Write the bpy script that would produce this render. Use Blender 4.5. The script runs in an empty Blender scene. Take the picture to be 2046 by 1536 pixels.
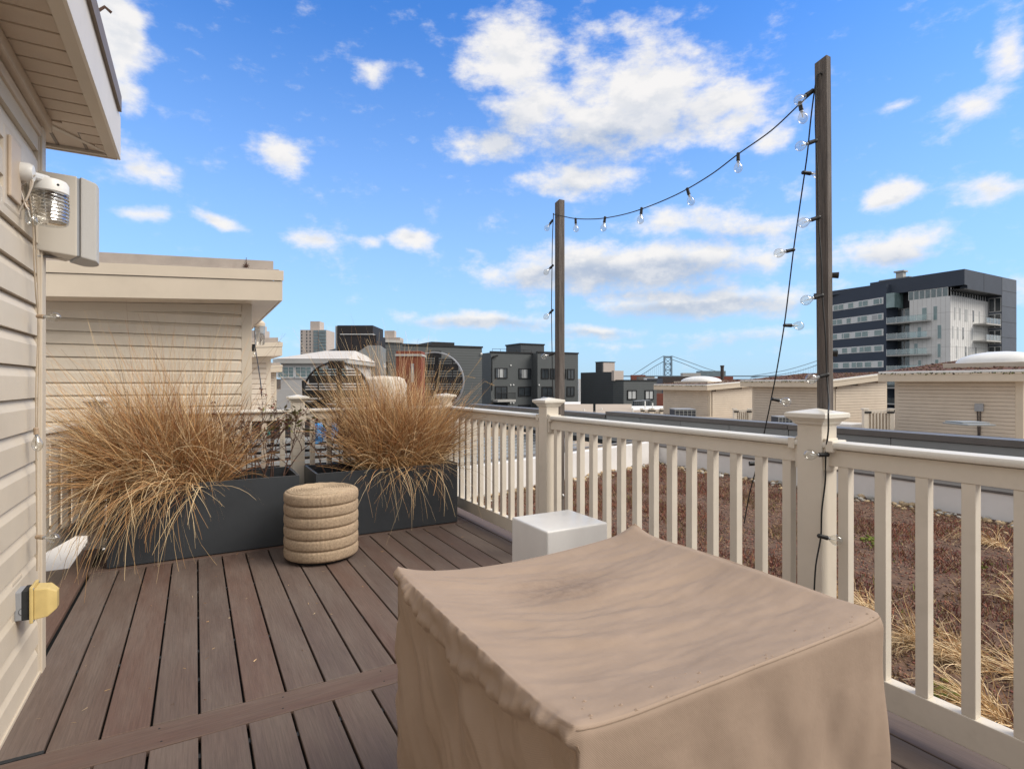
import bpy, bmesh, math, random
import numpy as np
from mathutils import Vector, Matrix, noise
random.seed(7); rng = np.random.default_rng(7)
scene = bpy.context.scene
COL = scene.collection

# ------------------------------------------------------------------ camera
TH = math.atan(632/1110.0)          # heading of the lens, clockwise from the +Y deck boards
SN, CS = math.sin(TH), math.cos(TH)
H = 1.2
cam = bpy.data.cameras.new('camera'); camo = bpy.data.objects.new('camera', cam); COL.objects.link(camo)
camo.location = (0, 0, H); camo.rotation_euler = (math.pi/2, 0, -TH)
cam.sensor_width = 36; cam.lens = 36*1110/2046.0; cam.shift_y = -3/2046.0
cam.clip_start = 0.02; cam.clip_end = 20000
scene.camera = camo

# ------------------------------------------------------------------ view
scene.view_settings.view_transform = 'Standard'; scene.view_settings.look = 'None'
scene.view_settings.exposure = 0.9; scene.view_settings.gamma = 1.0
scene.view_settings.use_curve_mapping = False
scene.cycles.max_bounces = 8; scene.cycles.transparent_max_bounces = 12

# ------------------------------------------------------------------ node helpers
def nn(nt, t, **kw):
    n = nt.nodes.new(t)
    for k, v in kw.items(): setattr(n, k, v)
    return n
def mth(nt, op, a, b=None, c=None, clamp=False):
    n = nt.nodes.new('ShaderNodeMath'); n.operation = op; n.use_clamp = clamp
    for i, x in enumerate((a, b, c)):
        if x is None: continue
        if isinstance(x, (int, float)): n.inputs[i].default_value = x
        else: nt.links.new(x, n.inputs[i])
    return n.outputs[0]
def mapr(nt, x, a, b, c, d, smooth=False):
    n = nt.nodes.new('ShaderNodeMapRange'); n.interpolation_type = 'SMOOTHSTEP' if smooth else 'LINEAR'
    nt.links.new(x, n.inputs[0])
    for i, v in enumerate((a, b, c, d)): n.inputs[i+1].default_value = v
    return n.outputs[0]
def mixc(nt, fac, a, b, mode='MIX'):
    n = nt.nodes.new('ShaderNodeMixRGB'); n.blend_type = mode
    for i, x in enumerate((fac, a, b)):
        if isinstance(x, (int, float)): n.inputs[i].default_value = x
        elif isinstance(x, (tuple, list)): n.inputs[i].default_value = (*x[:3], 1)
        else: nt.links.new(x, n.inputs[i])
    return n.outputs[0]

# ------------------------------------------------------------------ sky
SUN_EL, SUN_AZ = math.radians(44), math.radians(134)      # azimuth clockwise from +Y: behind the camera, to its right
world = bpy.data.worlds.new('World'); scene.world = world; world.use_nodes = True
def build_world():
    nt = world.node_tree; nt.nodes.clear(); L = nt.links.new
    out = nn(nt, 'ShaderNodeOutputWorld'); bg = nn(nt, 'ShaderNodeBackground')
    sky = nn(nt, 'ShaderNodeTexSky', sky_type='NISHITA')
    sky.sun_disc = False; sky.sun_elevation = SUN_EL; sky.sun_rotation = SUN_AZ
    sky.air_density = 1.0; sky.dust_density = 0.6; sky.ozone_density = 2.0
    tc = nn(nt, 'ShaderNodeTexCoord'); sep = nn(nt, 'ShaderNodeSeparateXYZ'); L(tc.outputs['Generated'], sep.inputs[0])
    x, y, z = sep.outputs
    az = mth(nt, 'ARCTAN2', x, y)
    hr = mth(nt, 'SQRT', mth(nt, 'ADD', mth(nt, 'MULTIPLY', x, x), mth(nt, 'MULTIPLY', y, y)))
    el = mth(nt, 'DIVIDE', z, mth(nt, 'MAXIMUM', hr, 0.001))
    cmb = nn(nt, 'ShaderNodeCombineXYZ'); L(az, cmb.inputs[0]); L(el, cmb.inputs[1])
    P = cmb.outputs[0]
    # domain warp for ragged cloud edges
    wn = nn(nt, 'ShaderNodeTexNoise'); wn.inputs['Scale'].default_value = 9; wn.inputs['Detail'].default_value = 5
    L(P, wn.inputs['Vector'])
    sub = nn(nt, 'ShaderNodeVectorMath', operation='SUBTRACT'); L(wn.outputs['Color'], sub.inputs[0]); sub.inputs[1].default_value = (.5, .5, .5)
    scl = nn(nt, 'ShaderNodeVectorMath', operation='MULTIPLY'); L(sub.outputs[0], scl.inputs[0]); scl.inputs[1].default_value = (.075, .05, 0)
    add = nn(nt, 'ShaderNodeVectorMath', operation='ADD'); L(P, add.inputs[0]); L(scl.outputs[0], add.inputs[1])
    WP = add.outputs[0]
    # cumulus field: (azimuth deg, tangent of elevation, half width, half height, strength), measured from the photograph
    acc = None; base = None
    for (u, v, ru, rv, s) in CLOUDS:
        t = (u-1023)/1110.0; a = math.atan(t); cr = math.cos(a)
        e = (765-v)/1110.0*cr
        m = nn(nt, 'ShaderNodeMapping', vector_type='TEXTURE')
        m.inputs['Location'].default_value = (a+TH, e, 0)
        m.inputs['Scale'].default_value = (ru*1.55/1110*cr*cr, rv*1.55/1110*cr, 1)
        L(WP, m.inputs[0])
        g = nn(nt, 'ShaderNodeTexGradient', gradient_type='SPHERICAL'); L(m.outputs[0], g.inputs[0])
        b = mth(nt, 'MULTIPLY', g.outputs['Fac'], s)
        acc = b if acc is None else mth(nt, 'SMOOTH_MAX', acc, b, .12)
    # the rest of the sky, outside the photographed sector: broken cloud of the same kind
    far = nn(nt, 'ShaderNodeTexNoise'); far.inputs['Scale'].default_value = 2.6; far.inputs['Detail'].default_value = 4
    L(tc.outputs['Generated'], far.inputs['Vector'])
    d = mth(nt, 'ABSOLUTE', mth(nt, 'SUBTRACT', az, TH))
    outside = mth(nt, 'MAXIMUM', mapr(nt, d, .80, 1.05, 0, 1, True), mapr(nt, el, .70, 1.0, 0, 1, True))
    rest = mth(nt, 'MULTIPLY', mapr(nt, far.outputs['Fac'], .30, .50, .45, .95), outside)
    acc = mth(nt, 'MAXIMUM', acc, rest)
    def fbm(vec, sc, det, rough=.6):
        n = nn(nt, 'ShaderNodeTexNoise'); n.inputs['Scale'].default_value = sc; n.inputs['Detail'].default_value = det
        n.inputs['Roughness'].default_value = rough; L(vec, n.inputs['Vector']); return n.outputs['Fac']
    mp = nn(nt, 'ShaderNodeMapping'); mp.inputs['Scale'].default_value = (1, 1.5, 1); L(P, mp.inputs[0])
    n1 = fbm(mp.outputs[0], 15, 9, .62)
    mp2 = nn(nt, 'ShaderNodeMapping'); mp2.inputs['Scale'].default_value = (1, 1.5, 1); mp2.inputs['Location'].default_value = (0, .035, 0); L(P, mp2.inputs[0])
    n2 = fbm(mp2.outputs[0], 15, 5, .55)
    dens = mth(nt, 'ADD', acc, mth(nt, 'MULTIPLY', mth(nt, 'SUBTRACT', n1, .5), 1.45))
    mask = mapr(nt, dens, .15, .78, 0, 1, True)
    core = mapr(nt, dens, .42, .95, 0, 1, True)
    lit = mapr(nt, mth(nt, 'SUBTRACT', n1, n2), -.16, .12, 0, 1, True)
    low = mapr(nt, el, .02, .38, 1, 0)
    shade = mth(nt, 'MULTIPLY', core, mth(nt, 'SUBTRACT', 1.0, lit), clamp=True)
    ccol = mixc(nt, mth(nt, 'MULTIPLY', shade, mapr(nt, low, 0, 1, .35, .95)), (.515, .503, .49), (.26, .30, .36))
    sh = None
    for (u, v, ru, rv, st_) in SHADES:
        t = (u-1023)/1110.0; a = math.atan(t); cr = math.cos(a)
        m = nn(nt, 'ShaderNodeMapping', vector_type='TEXTURE')
        m.inputs['Location'].default_value = (a+TH, (765-v)/1110.0*cr, 0); m.inputs['Scale'].default_value = (ru*1.5/1110*cr*cr, rv*1.5/1110*cr, 1)
        L(WP, m.inputs[0]); g_ = nn(nt, 'ShaderNodeTexGradient', gradient_type='SPHERICAL'); L(m.outputs[0], g_.inputs[0])
        b_ = mth(nt, 'MULTIPLY', g_.outputs['Fac'], st_); sh = b_ if sh is None else mth(nt, 'MAXIMUM', sh, b_)
    shf = mth(nt, 'MULTIPLY', mapr(nt, sh, .02, .45, 0, 1, True), mapr(nt, n1, .35, .62, 1, .45))
    ccol = mixc(nt, mth(nt, 'MULTIPLY', shf, 1.0), ccol, (.235, .28, .36))
    ccol = mixc(nt, mapr(nt, el, 0, .16, .35, 0), ccol, (.41, .455, .50))
    # clear sky: Nishita, tinted towards the photograph's deep azure
    tint = mixc(nt, 1.0, sky.outputs[0], SKY_TINT, 'MULTIPLY')
    sk = nn(nt, 'ShaderNodeVectorMath', operation='SCALE'); L(tint, sk.inputs[0]); sk.inputs['Scale'].default_value = SKY_STR
    hz = mixc(nt, mth(nt, 'MULTIPLY', mth(nt, 'POWER', mapr(nt, el, -.02, .70, 1, 0), 1.5), .90), sk.outputs[0], (.285, .395, .50))
    fin = mixc(nt, mth(nt, 'MULTIPLY', mask, .96), hz, ccol)
    # below the horizon: the haze colour of the horizon
    fin = mixc(nt, mapr(nt, el, -.03, 0, 1, 0), fin, (.34, .38, .41))
    k = nn(nt, 'ShaderNodeVectorMath', operation='SCALE'); L(fin, k.inputs[0]); k.inputs['Scale'].default_value = 1/SKY_STR
    L(k.outputs[0], bg.inputs[0]); bg.inputs[1].default_value = SKY_STR*WORLD_GAIN
    L(bg.outputs[0], out.inputs[0])
CLOUDS = [(1030,110,95,95,1.1),(1060,215,85,80,1),(990,290,95,40,.75),(930,315,50,22,.55),(940,130,40,40,.6),
 (1290,180,150,95,1.15),(1210,250,170,80,1),(1430,200,115,75,.9),(1470,250,120,60,.8),(1545,285,50,36,.7),(1340,265,180,45,.8),
 (1230,60,80,38,.7),(1170,95,45,50,.55),(1340,38,60,22,.45),(1150,362,120,34,.95),(1250,375,50,20,.5),
 (225,60,75,110,1.1),(255,185,45,45,.8),(275,325,75,42,.85),(290,100,60,40,.6),(750,150,42,36,.75),(565,308,66,50,.85),(560,280,40,30,.5),
 (300,434,75,18,.7),(425,441,50,17,.8),(640,473,60,26,.85),(825,483,48,24,.9),(737,484,30,15,.5),(930,497,26,10,.35),
 (1400,445,150,42,.72),(1520,455,120,45,.62),(1250,530,270,52,1.15),(1080,545,130,36,.95),(1400,515,150,38,.95),(1530,520,50,24,.6),
 (1400,602,230,34,1),(1260,590,120,26,.6),(1560,590,90,30,.7),(1770,392,62,36,.9),(1955,210,75,42,.78),(1975,180,50,25,.5),(1960,380,80,38,.85),
 (1790,500,120,46,.85),(1720,480,60,30,.5),(2030,95,60,70,.75),(1955,92,28,18,.5),(1790,215,55,14,.42),(1605,382,42,24,.55),(1885,415,28,14,.4),
 (970,643,160,20,.85),(1190,656,105,18,.75),(1500,668,190,20,.45),(1690,700,160,18,.4),(1270,690,120,12,.35),(660,660,120,20,.3),
 (1360,345,40,22,.4),(2036,580,60,40,.5),(820,100,30,16,.3),(400,110,40,16,.35),(870,690,120,14,.4)]
SHADES = [(1260,560,230,34,1),(1110,572,120,24,.8),(1400,622,210,22,.9),(1000,270,75,60,.5),(1180,300,130,45,.65),(1330,245,140,50,.35),(970,655,150,13,.7),(1190,668,90,12,.7),(1800,520,100,20,.45),(1130,382,90,16,.35),(1480,690,200,20,.5),(1450,475,120,22,.4)]
SKY_TINT = (.40, .86, 1.42); SKY_STR = .1; WORLD_GAIN = 1.0
build_world()

# ------------------------------------------------------------------ sun (veiled: broad and weak)
sun = bpy.data.lights.new('sun', 'SUN'); sun.energy = 2.0; sun.angle = math.radians(35); sun.color = (1, .93, .83)
suno = bpy.data.objects.new('sun', sun); COL.objects.link(suno)
dirv = Vector((math.sin(SUN_AZ)*math.cos(SUN_EL), math.cos(SUN_AZ)*math.cos(SUN_EL), math.sin(SUN_EL)))
suno.rotation_euler = dirv.to_track_quat('Z', 'Y').to_euler(); suno.location = (0, -5, 20)

# ------------------------------------------------------------------ materials
MATS = {}
def mat(name, col, rough=.6, var=.0, vscale=6, stretch=(1, 1, 1), bump=0, bscale=40, metal=0, spec=.4, col2=None, island=0, attr=None, dirt=0, dirtcol=(.1, .09, .07), dscale=3, coord='Object', detail=6):
    m = bpy.data.materials.new(name); m.use_nodes = True; nt = m.node_tree; L = nt.links.new
    b = nt.nodes['Principled BSDF']; b.inputs['Roughness'].default_value = rough; b.inputs['Metallic'].default_value = metal
    b.inputs['Specular IOR Level'].default_value = spec
    tc = nn(nt, 'ShaderNodeTexCoord'); mp = nn(nt, 'ShaderNodeMapping'); mp.inputs['Scale'].default_value = stretch
    L(tc.outputs[coord], mp.inputs[0])
    oi = nn(nt, 'ShaderNodeObjectInfo')
    off = nn(nt, 'ShaderNodeVectorMath', operation='ADD'); L(mp.outputs[0], off.inputs[0])
    s7 = nn(nt, 'ShaderNodeVectorMath', operation='SCALE'); s7.inputs[0].default_value = (37, 91, 17); L(oi.outputs['Random'], s7.inputs['Scale'])
    L(s7.outputs[0], off.inputs[1]); V = off.outputs[0]
    n = nn(nt, 'ShaderNodeTexNoise'); n.inputs['Scale'].default_value = vscale; n.inputs['Detail'].default_value = detail; n.inputs['Roughness'].default_value = .62
    L(V, n.inputs['Vector'])
    c = (*col, 1)
    if col2 is None: col2 = tuple(x*(1-var) for x in col); colh = tuple(min(1, x*(1+var)) for x in col)
    else: colh = col
    f = mapr(nt, n.outputs['Fac'], .3, .7, 0, 1)
    o = mixc(nt, f, col2, colh)
    if island:
        o = mixc(nt, 1.0, o, mixc(nt, oi.outputs['Random'], (1-island,)*3, (1+island,)*3), 'MULTIPLY')
    if attr:
        a = nn(nt, 'ShaderNodeAttribute'); a.attribute_name = attr
        o = mixc(nt, 1.0, o, a.outputs['Color'], 'MULTIPLY')
    if dirt:
        dn = nn(nt, 'ShaderNodeTexNoise'); dn.inputs['Scale'].default_value = dscale; dn.inputs['Detail'].default_value = 8; dn.inputs['Roughness'].default_value = .7
        L(V, dn.inputs['Vector'])
        o = mixc(nt, mth(nt, 'MULTIPLY', mapr(nt, dn.outputs['Fac'], .5, .78, 0, 1, True), dirt), o, dirtcol)
    L(o, b.inputs['Base Color'])
    if bump:
        bn = nn(nt, 'ShaderNodeTexNoise'); bn.inputs['Scale'].default_value = bscale; bn.inputs['Detail'].default_value = 4; L(V, bn.inputs['Vector'])
        bp = nn(nt, 'ShaderNodeBump'); bp.inputs['Strength'].default_value = bump; bp.inputs['Distance'].default_value = .01
        L(bn.outputs['Fac'], bp.inputs['Height']); L(bp.outputs[0], b.inputs['Normal'])
    MATS[name] = m; return m

# siding vinyl, trims
mat('vinyl', (.58, .505, .405), .45, .05, 3, (1, 1, 1), .08, 160, island=.025, dirt=.22, dirtcol=(.33, .29, .23), dscale=2.2)
mat('vinyl_far', (.545, .47, .385), .5, .06, 1.5, island=.03, dirt=.25, dirtcol=(.36, .29, .21), dscale=1.2)
mat('trim', (.54, .465, .37), .42, .05, 2, bump=.04, bscale=90, dirt=.15, dirtcol=(.32, .27, .2), dscale=3)
mat('soffit', (.52, .42, .32), .5, .06, 3, (1, 1, 1), .1, 120, island=.03)
mat('rail', (.66, .60, .51), .38, .04, 5, bump=.03, bscale=120, dirt=.22, dirtcol=(.36, .32, .25), dscale=6, island=.03)
mat('rail_top', (.67, .63, .555), .36, .04, 5, dirt=.12, dirtcol=(.42, .38, .31), dscale=8)
mat('roof_metal', (.36, .31, .27), .5, .15, 4, dirt=.4, dirtcol=(.2, .16, .13))
mat('drip', (.17, .13, .10), .5, .1, 8)
mat('planter', (.042, .047, .053), .42, .12, 3, bump=.04, bscale=200, dirt=.25, dirtcol=(.06, .06, .062), dscale=5)
mat('planter_edge', (.12, .125, .13), .45, .1, 20)
mat('soil', (.035, .022, .014), .95, .5, 30, bump=1, bscale=60)
mat('black_plastic', (.012, .012, .012), .45, .2, 30)
mat('cord_black', (.01, .01, .01), .5, .1, 30)
mat('cord_beige', (.42, .34, .25), .55, .1, 30)
mat('cord_white', (.62, .55, .47), .5, .1, 30)
mat('socket_tan', (.34, .25, .17), .5, .1, 30)
mat('white_plastic', (.70, .69, .66), .38, .03, 10, dirt=.15, dirtcol=(.5, .46, .4), dscale=12)
mat('speaker_body', (.50, .46, .40), .4, .04, 6, dirt=.2, dirtcol=(.4, .34, .27), dscale=6)
mat('speaker_grille', (.50, .49, .47), .6, .08, 500, bump=.5, bscale=600)
mat('marble', (.80, .785, .76), .30, 0, 2.6, (1, 1, .35), col2=(.66, .645, .625), detail=9, bump=.02, bscale=60)
mat('galv', (.36, .37, .39), .38, .12, 8, metal=.6)
mat('grey_box', (.28, .29, .31), .5, .06, 10)
mat('gasket', (.02, .022, .024), .7, .3, 60)
mat('membrane', (.72, .70, .68), .6, .08, 1.3, dirt=.35, dirtcol=(.45, .42, .39), dscale=1.6)
mat('pale_roof', (.52, .49, .46), .7, .06, .5)
mat('white_wall', (.50, .48, .46), .7, .06, .5)
mat('coping', (.125, .115, .108), .42, .12, 3, dirt=.2, dirtcol=(.2, .19, .18), dscale=4)
mat('grey_panel', (.225, .235, .235), .5, .05, 2, dirt=.15, dirtcol=(.3, .3, .29), dscale=2, island=.05)
mat('grey_panel_light', (.25, .26, .265), .5, .07, 2, dirt=.2, dirtcol=(.2, .2, .2), dscale=3, island=.08)
mat('roof_tan', (.40, .33, .26), .8, .14, .35, dirt=.35, dirtcol=(.25, .21, .18), dscale=.5)
mat('stone', (.50, .40, .27), .7, .0, 9, col2=(.34, .23, .12), island=.4, bump=.15, bscale=30)
mat('stone_grey', (.42, .40, .36), .75, .2, 9, island=.35, bump=.15, bscale=30)
mat('grit', (1, 1, 1), .85, .2, 40, attr='Col')
mat('sedum', (1, 1, 1), .7, .15, 20, attr='Col', spec=.2)
mat('ground_soil', (.17, .098, .062), .95, 0, 14, col2=(.05, .028, .02), bump=1, bscale=55, detail=10)
mat('blade', (1, 1, 1), .6, .12, 8, attr='Col', spec=.25)
mat('twig', (.085, .045, .032), .75, .3, 30, bump=.3, bscale=80)
mat('leaf_red', (.16, .045, .03), .55, .35, 20, island=.3)
mat('leaf_green', (.13, .13, .035), .5, .35, 20, island=.3)
mat('wood_grey', (.17, .145, .13), .85, 0, 6, (22, 22, .8), .8, 8, col2=(.062, .052, .046), detail=10, dirt=.4, dirtcol=(.25, .22, .19), dscale=10)
mat('iron_black', (.012, .012, .013), .5, .2, 5)
mat('rust_red', (.20, .055, .03), .7, .2, 6, dirt=.3, dirtcol=(.2, .06, .03))
mat('blue_fabric', (.03, .22, .50), .6, .2, 20, bump=.3, bscale=30)
mat('teal', (.02, .22, .20), .6, .2, 20)
mat('canvas_white', (.58, .53, .46), .8, .08, 6)
mat('brick_red', (.21, .07, .05), .85, .2, 4)
mat('concrete', (.42, .41, .39), .8, .08, 1, dirt=.2, dirtcol=(.3, .29, .27))
mat('city', (.17, .145, .13), .9, .3, .05)
mat('asphalt', (.055, .053, .05), .9, .2, .5)
mat('bridge_blue', (.19, .27, .34), .7, .05, .1)
mat('tower_tan', (.46, .40, .36), .8, .06, .05)  # lightened a little: the far tower's haze is put into the colour
mat('tower_glass', (.17, .22, .24), .35, .1, .3, spec=.4)  # paled and greyed, distance haze painted into the glass tone
mat('moss', (.11, .12, .012), .9, .4, 20, bump=1, bscale=60)
mat('sedum_roof', (.12, .055, .035), .95, 0, 7, col2=(.075, .028, .018), bump=1, bscale=30)
mat('navy', (.043, .055, .08), .55, .07, .6, (1, 1, 1))
mat('navy_metal', (.085, .098, .125), .42, .1, .5, metal=.2)
mat('white_panel', (.68, .67, .655), .5, .04, .5)
mat('white_frame', (.66, .66, .65), .5, .03, 3)
mat('dark_in', (.03, .03, .035), .6, .3, 2)
mat('curtain', (.42, .43, .43), .8, .15, 3, (6, 6, .4))
mat('black_clad', (.020, .017, .018), .6, .1, .5)
mat('chimney', (.07, .055, .05), .8, .1, 2)
mat('glass_rail', (.30, .42, .42), .15, .05, 2, spec=.6)
mat('pane', (.10, .14, .145), .08, .3, .9, spec=.9)
mat('pane_teal', (.17, .25, .25), .1, .25, .5, spec=.9)
mat('pane_dark', (.035, .042, .048), .08, .4, .8, spec=.8)

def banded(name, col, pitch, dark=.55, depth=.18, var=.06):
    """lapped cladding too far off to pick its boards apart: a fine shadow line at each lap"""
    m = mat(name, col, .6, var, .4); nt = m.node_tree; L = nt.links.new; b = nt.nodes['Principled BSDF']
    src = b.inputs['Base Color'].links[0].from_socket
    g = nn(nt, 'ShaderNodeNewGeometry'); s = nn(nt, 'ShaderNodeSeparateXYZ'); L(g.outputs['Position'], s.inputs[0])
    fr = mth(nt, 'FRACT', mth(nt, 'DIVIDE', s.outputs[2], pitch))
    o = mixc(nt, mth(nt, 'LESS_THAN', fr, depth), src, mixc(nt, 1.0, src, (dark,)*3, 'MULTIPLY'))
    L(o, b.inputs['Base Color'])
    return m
banded('slate_siding', (.088, .096, .098), .32, .62)
banded('slate_siding_dark', (.055, .062, .068), .32, .62)
banded('navy_lap', (.043, .055, .08), .3, .75)

def glassy(name, tint=(1, 1, 1), gl=.12):
    m = bpy.data.materials.new(name); m.use_nodes = True; nt = m.node_tree; nt.nodes.clear(); L = nt.links.new
    o = nn(nt, 'ShaderNodeOutputMaterial'); t = nn(nt, 'ShaderNodeBsdfTransparent'); t.inputs[0].default_value = (*tint, 1)
    g = nn(nt, 'ShaderNodeBsdfGlossy'); g.inputs['Roughness'].default_value = .03
    lw = nn(nt, 'ShaderNodeLayerWeight'); lw.inputs['Blend'].default_value = .35
    f = mth(nt, 'ADD', mth(nt, 'MULTIPLY', lw.outputs['Facing'], .55), gl, clamp=True)
    mx = nn(nt, 'ShaderNodeMixShader'); L(f, mx.inputs[0]); L(t.outputs[0], mx.inputs[1]); L(g.outputs[0], mx.inputs[2]); L(mx.outputs[0], o.inputs[0])
    MATS[name] = m; return m
glassy('bulb_glass', (.93, .93, .91), .06)
glassy('jar_glass', (.90, .89, .85), .34)
glassy('rail_glass', (.74, .82, .81), .10)

# deck board: brushed composite, streaks along the board, each board its own brown
def deck_mat():
    m = bpy.data.materials.new('deck'); m.use_nodes = True; nt = m.node_tree; L = nt.links.new
    b = nt.nodes['Principled BSDF']; b.inputs['Roughness'].default_value = .62; b.inputs['Specular IOR Level'].default_value = .35
    tc = nn(nt, 'ShaderNodeTexCoord'); oi = nn(nt, 'ShaderNodeObjectInfo')
    off = nn(nt, 'ShaderNodeVectorMath', operation='SCALE'); off.inputs[0].default_value = (13, 57, 5); L(oi.outputs['Random'], off.inputs['Scale'])
    ad = nn(nt, 'ShaderNodeVectorMath', operation='ADD'); L(tc.outputs['Object'], ad.inputs[0]); L(off.outputs[0], ad.inputs[1])
    def nz(scale, st, det=5, r=.6):
        mp = nn(nt, 'ShaderNodeMapping'); mp.inputs['Scale'].default_value = st; L(ad.outputs[0], mp.inputs[0])
        n = nn(nt, 'ShaderNodeTexNoise'); n.inputs['Scale'].default_value = scale; n.inputs['Detail'].default_value = det; n.inputs['Roughness'].default_value = r
        L(mp.outputs[0], n.inputs['Vector']); return n.outputs['Fac']
    streak = nz(1, (170, 6, 60), 4, .7); blotch = nz(1, (9, 1.6, 9), 5); broad = nz(1, (3, .7, 3), 3)
    hue = nn(nt, 'ShaderNodeValToRGB'); L(oi.outputs['Random'], hue.inputs[0])
    cr = hue.color_ramp; cr.interpolation = 'LINEAR'
    cr.elements[0].color = (.104, .074, .060, 1); cr.elements[1].color = (.122, .070, .054, 1)
    for p, c in ((.2, (.116, .066, .050)), (.4, (.108, .080, .068)), (.6, (.150, .112, .092)), (.8, (.094, .066, .055))):
        e = cr.elements.new(p); e.color = (*c, 1)
    o = mixc(nt, mapr(nt, broad, .35, .65, 0, .6), hue.outputs[0], (.126, .084, .065))
    o = mixc(nt, mapr(nt, blotch, .4, .75, 0, .42), o, (.180, .150, .127))
    o = mixc(nt, 1.0, o, mixc(nt, streak, (.50, .50, .50), (1.46, 1.46, 1.46)), 'MULTIPLY')
    L(o, b.inputs['Base Color'])
    L(mapr(nt, blotch, .3, .7, .5, .72), b.inputs['Roughness'])
    bp = nn(nt, 'ShaderNodeBump'); bp.inputs['Strength'].default_value = .35; bp.inputs['Distance'].default_value = .002
    L(streak, bp.inputs['Height']); L(bp.outputs[0], b.inputs['Normal'])
    MATS['deck'] = m
    return m
deck_mat()

# rope of the pouf: fine vertical cords
def rope_mat():
    m = mat('rope', (.42, .315, .215), .8, .12, 10); nt = m.node_tree; L = nt.links.new; b = nt.nodes['Principled BSDF']
    src = b.inputs['Base Color'].links[0].from_socket
    uv = nn(nt, 'ShaderNodeTexCoord'); s = nn(nt, 'ShaderNodeSeparateXYZ'); L(uv.outputs['UV'], s.inputs[0])
    w = mth(nt, 'SINE', mth(nt, 'MULTIPLY', s.outputs[0], 2*math.pi*190))
    mp = nn(nt, 'ShaderNodeMapping'); mp.inputs['Scale'].default_value = (120, 5, 1); L(uv.outputs['UV'], mp.inputs[0])
    nz = nn(nt, 'ShaderNodeTexNoise'); nz.inputs['Scale'].default_value = 1; nz.inputs['Detail'].default_value = 3; L(mp.outputs[0], nz.inputs['Vector'])
    h = mth(nt, 'ADD', mapr(nt, w, -1, 1, 0, .6), mth(nt, 'MULTIPLY', nz.outputs['Fac'], .9))
    o = mixc(nt, 1.0, src, mixc(nt, mapr(nt, h, .3, 1.1, 0, 1), (.42, .40, .38), (1.28, 1.28, 1.28)), 'MULTIPLY')
    L(o, b.inputs['Base Color'])
    bp = nn(nt, 'ShaderNodeBump'); bp.inputs['Strength'].default_value = .8; bp.inputs['Distance'].default_value = .003
    L(h, bp.inputs['Height']); L(bp.outputs[0], b.inputs['Normal'])
rope_mat()

# cover canvas: woven, stained in one spot, folds come from the mesh
def cover_mat():
    m = mat('cover', (.318, .236, .178), .72, .05, 4, spec=.3); nt = m.node_tree; L = nt.links.new; b = nt.nodes['Principled BSDF']
    src = b.inputs['Base Color'].links[0].from_socket
    g = nn(nt, 'ShaderNodeNewGeometry'); mp = nn(nt, 'ShaderNodeMapping', vector_type='TEXTURE')
    mp.inputs['Location'].default_value = (.86, 1.22, .66); mp.inputs['Scale'].default_value = (.22, .13, .3); L(g.outputs['Position'], mp.inputs[0])
    gr = nn(nt, 'ShaderNodeTexGradient', gradient_type='SPHERICAL'); L(mp.outputs[0], gr.inputs[0])
    n = nn(nt, 'ShaderNodeTexNoise'); n.inputs['Scale'].default_value = 45; n.inputs['Detail'].default_value = 8; n.inputs['Roughness'].default_value = .8; L(g.outputs['Position'], n.inputs['Vector'])
    n3 = nn(nt, 'ShaderNodeTexNoise'); n3.inputs['Scale'].default_value = 7; n3.inputs['Detail'].default_value = 5; L(g.outputs['Position'], n3.inputs['Vector'])
    st = mth(nt, 'MULTIPLY', gr.outputs['Fac'], mapr(nt, n.outputs['Fac'], .35, .7, .1, 1.1), clamp=True)
    o = mixc(nt, mth(nt, 'MULTIPLY', st, .8), src, (.13, .085, .06))
    o = mixc(nt, mapr(nt, n3.outputs['Fac'], .45, .8, 0, .3), o, (.25, .182, .132))
    L(o, b.inputs['Base Color'])
    wv = nn(nt, 'ShaderNodeTexWave', bands_direction='DIAGONAL'); wv.inputs['Scale'].default_value = 190; L(g.outputs['Position'], wv.inputs['Vector'])
    bn = nn(nt, 'ShaderNodeTexNoise'); bn.inputs['Scale'].default_value = 16; bn.inputs['Detail'].default_value = 6; L(g.outputs['Position'], bn.inputs['Vector'])
    hh = mth(nt, 'ADD', mth(nt, 'MULTIPLY', wv.outputs['Fac'], .022), mth(nt, 'MULTIPLY', bn.outputs['Fac'], .5))
    bp = nn(nt, 'ShaderNodeBump'); bp.inputs['Strength'].default_value = .5; bp.inputs['Distance'].default_value = .012
    L(hh, bp.inputs['Height']); L(bp.outputs[0], b.inputs['Normal'])
cover_mat()

# ------------------------------------------------------------------ object helpers
WL = {}
def reg(o, w): WL[o.name] = Vector(w)
def tag(o, label=None, cat=None, group=None, kind=None):
    if label: o['label'] = label
    if cat: o['category'] = cat
    if group: o['group'] = group
    if kind: o['kind'] = kind
    return o
def thing(name, label, cat, loc, group=None):
    o = bpy.data.objects.new(name, None); COL.objects.link(o); o.location = loc; o.empty_display_size = .1
    reg(o, loc); return tag(o, label, cat, group)

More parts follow.
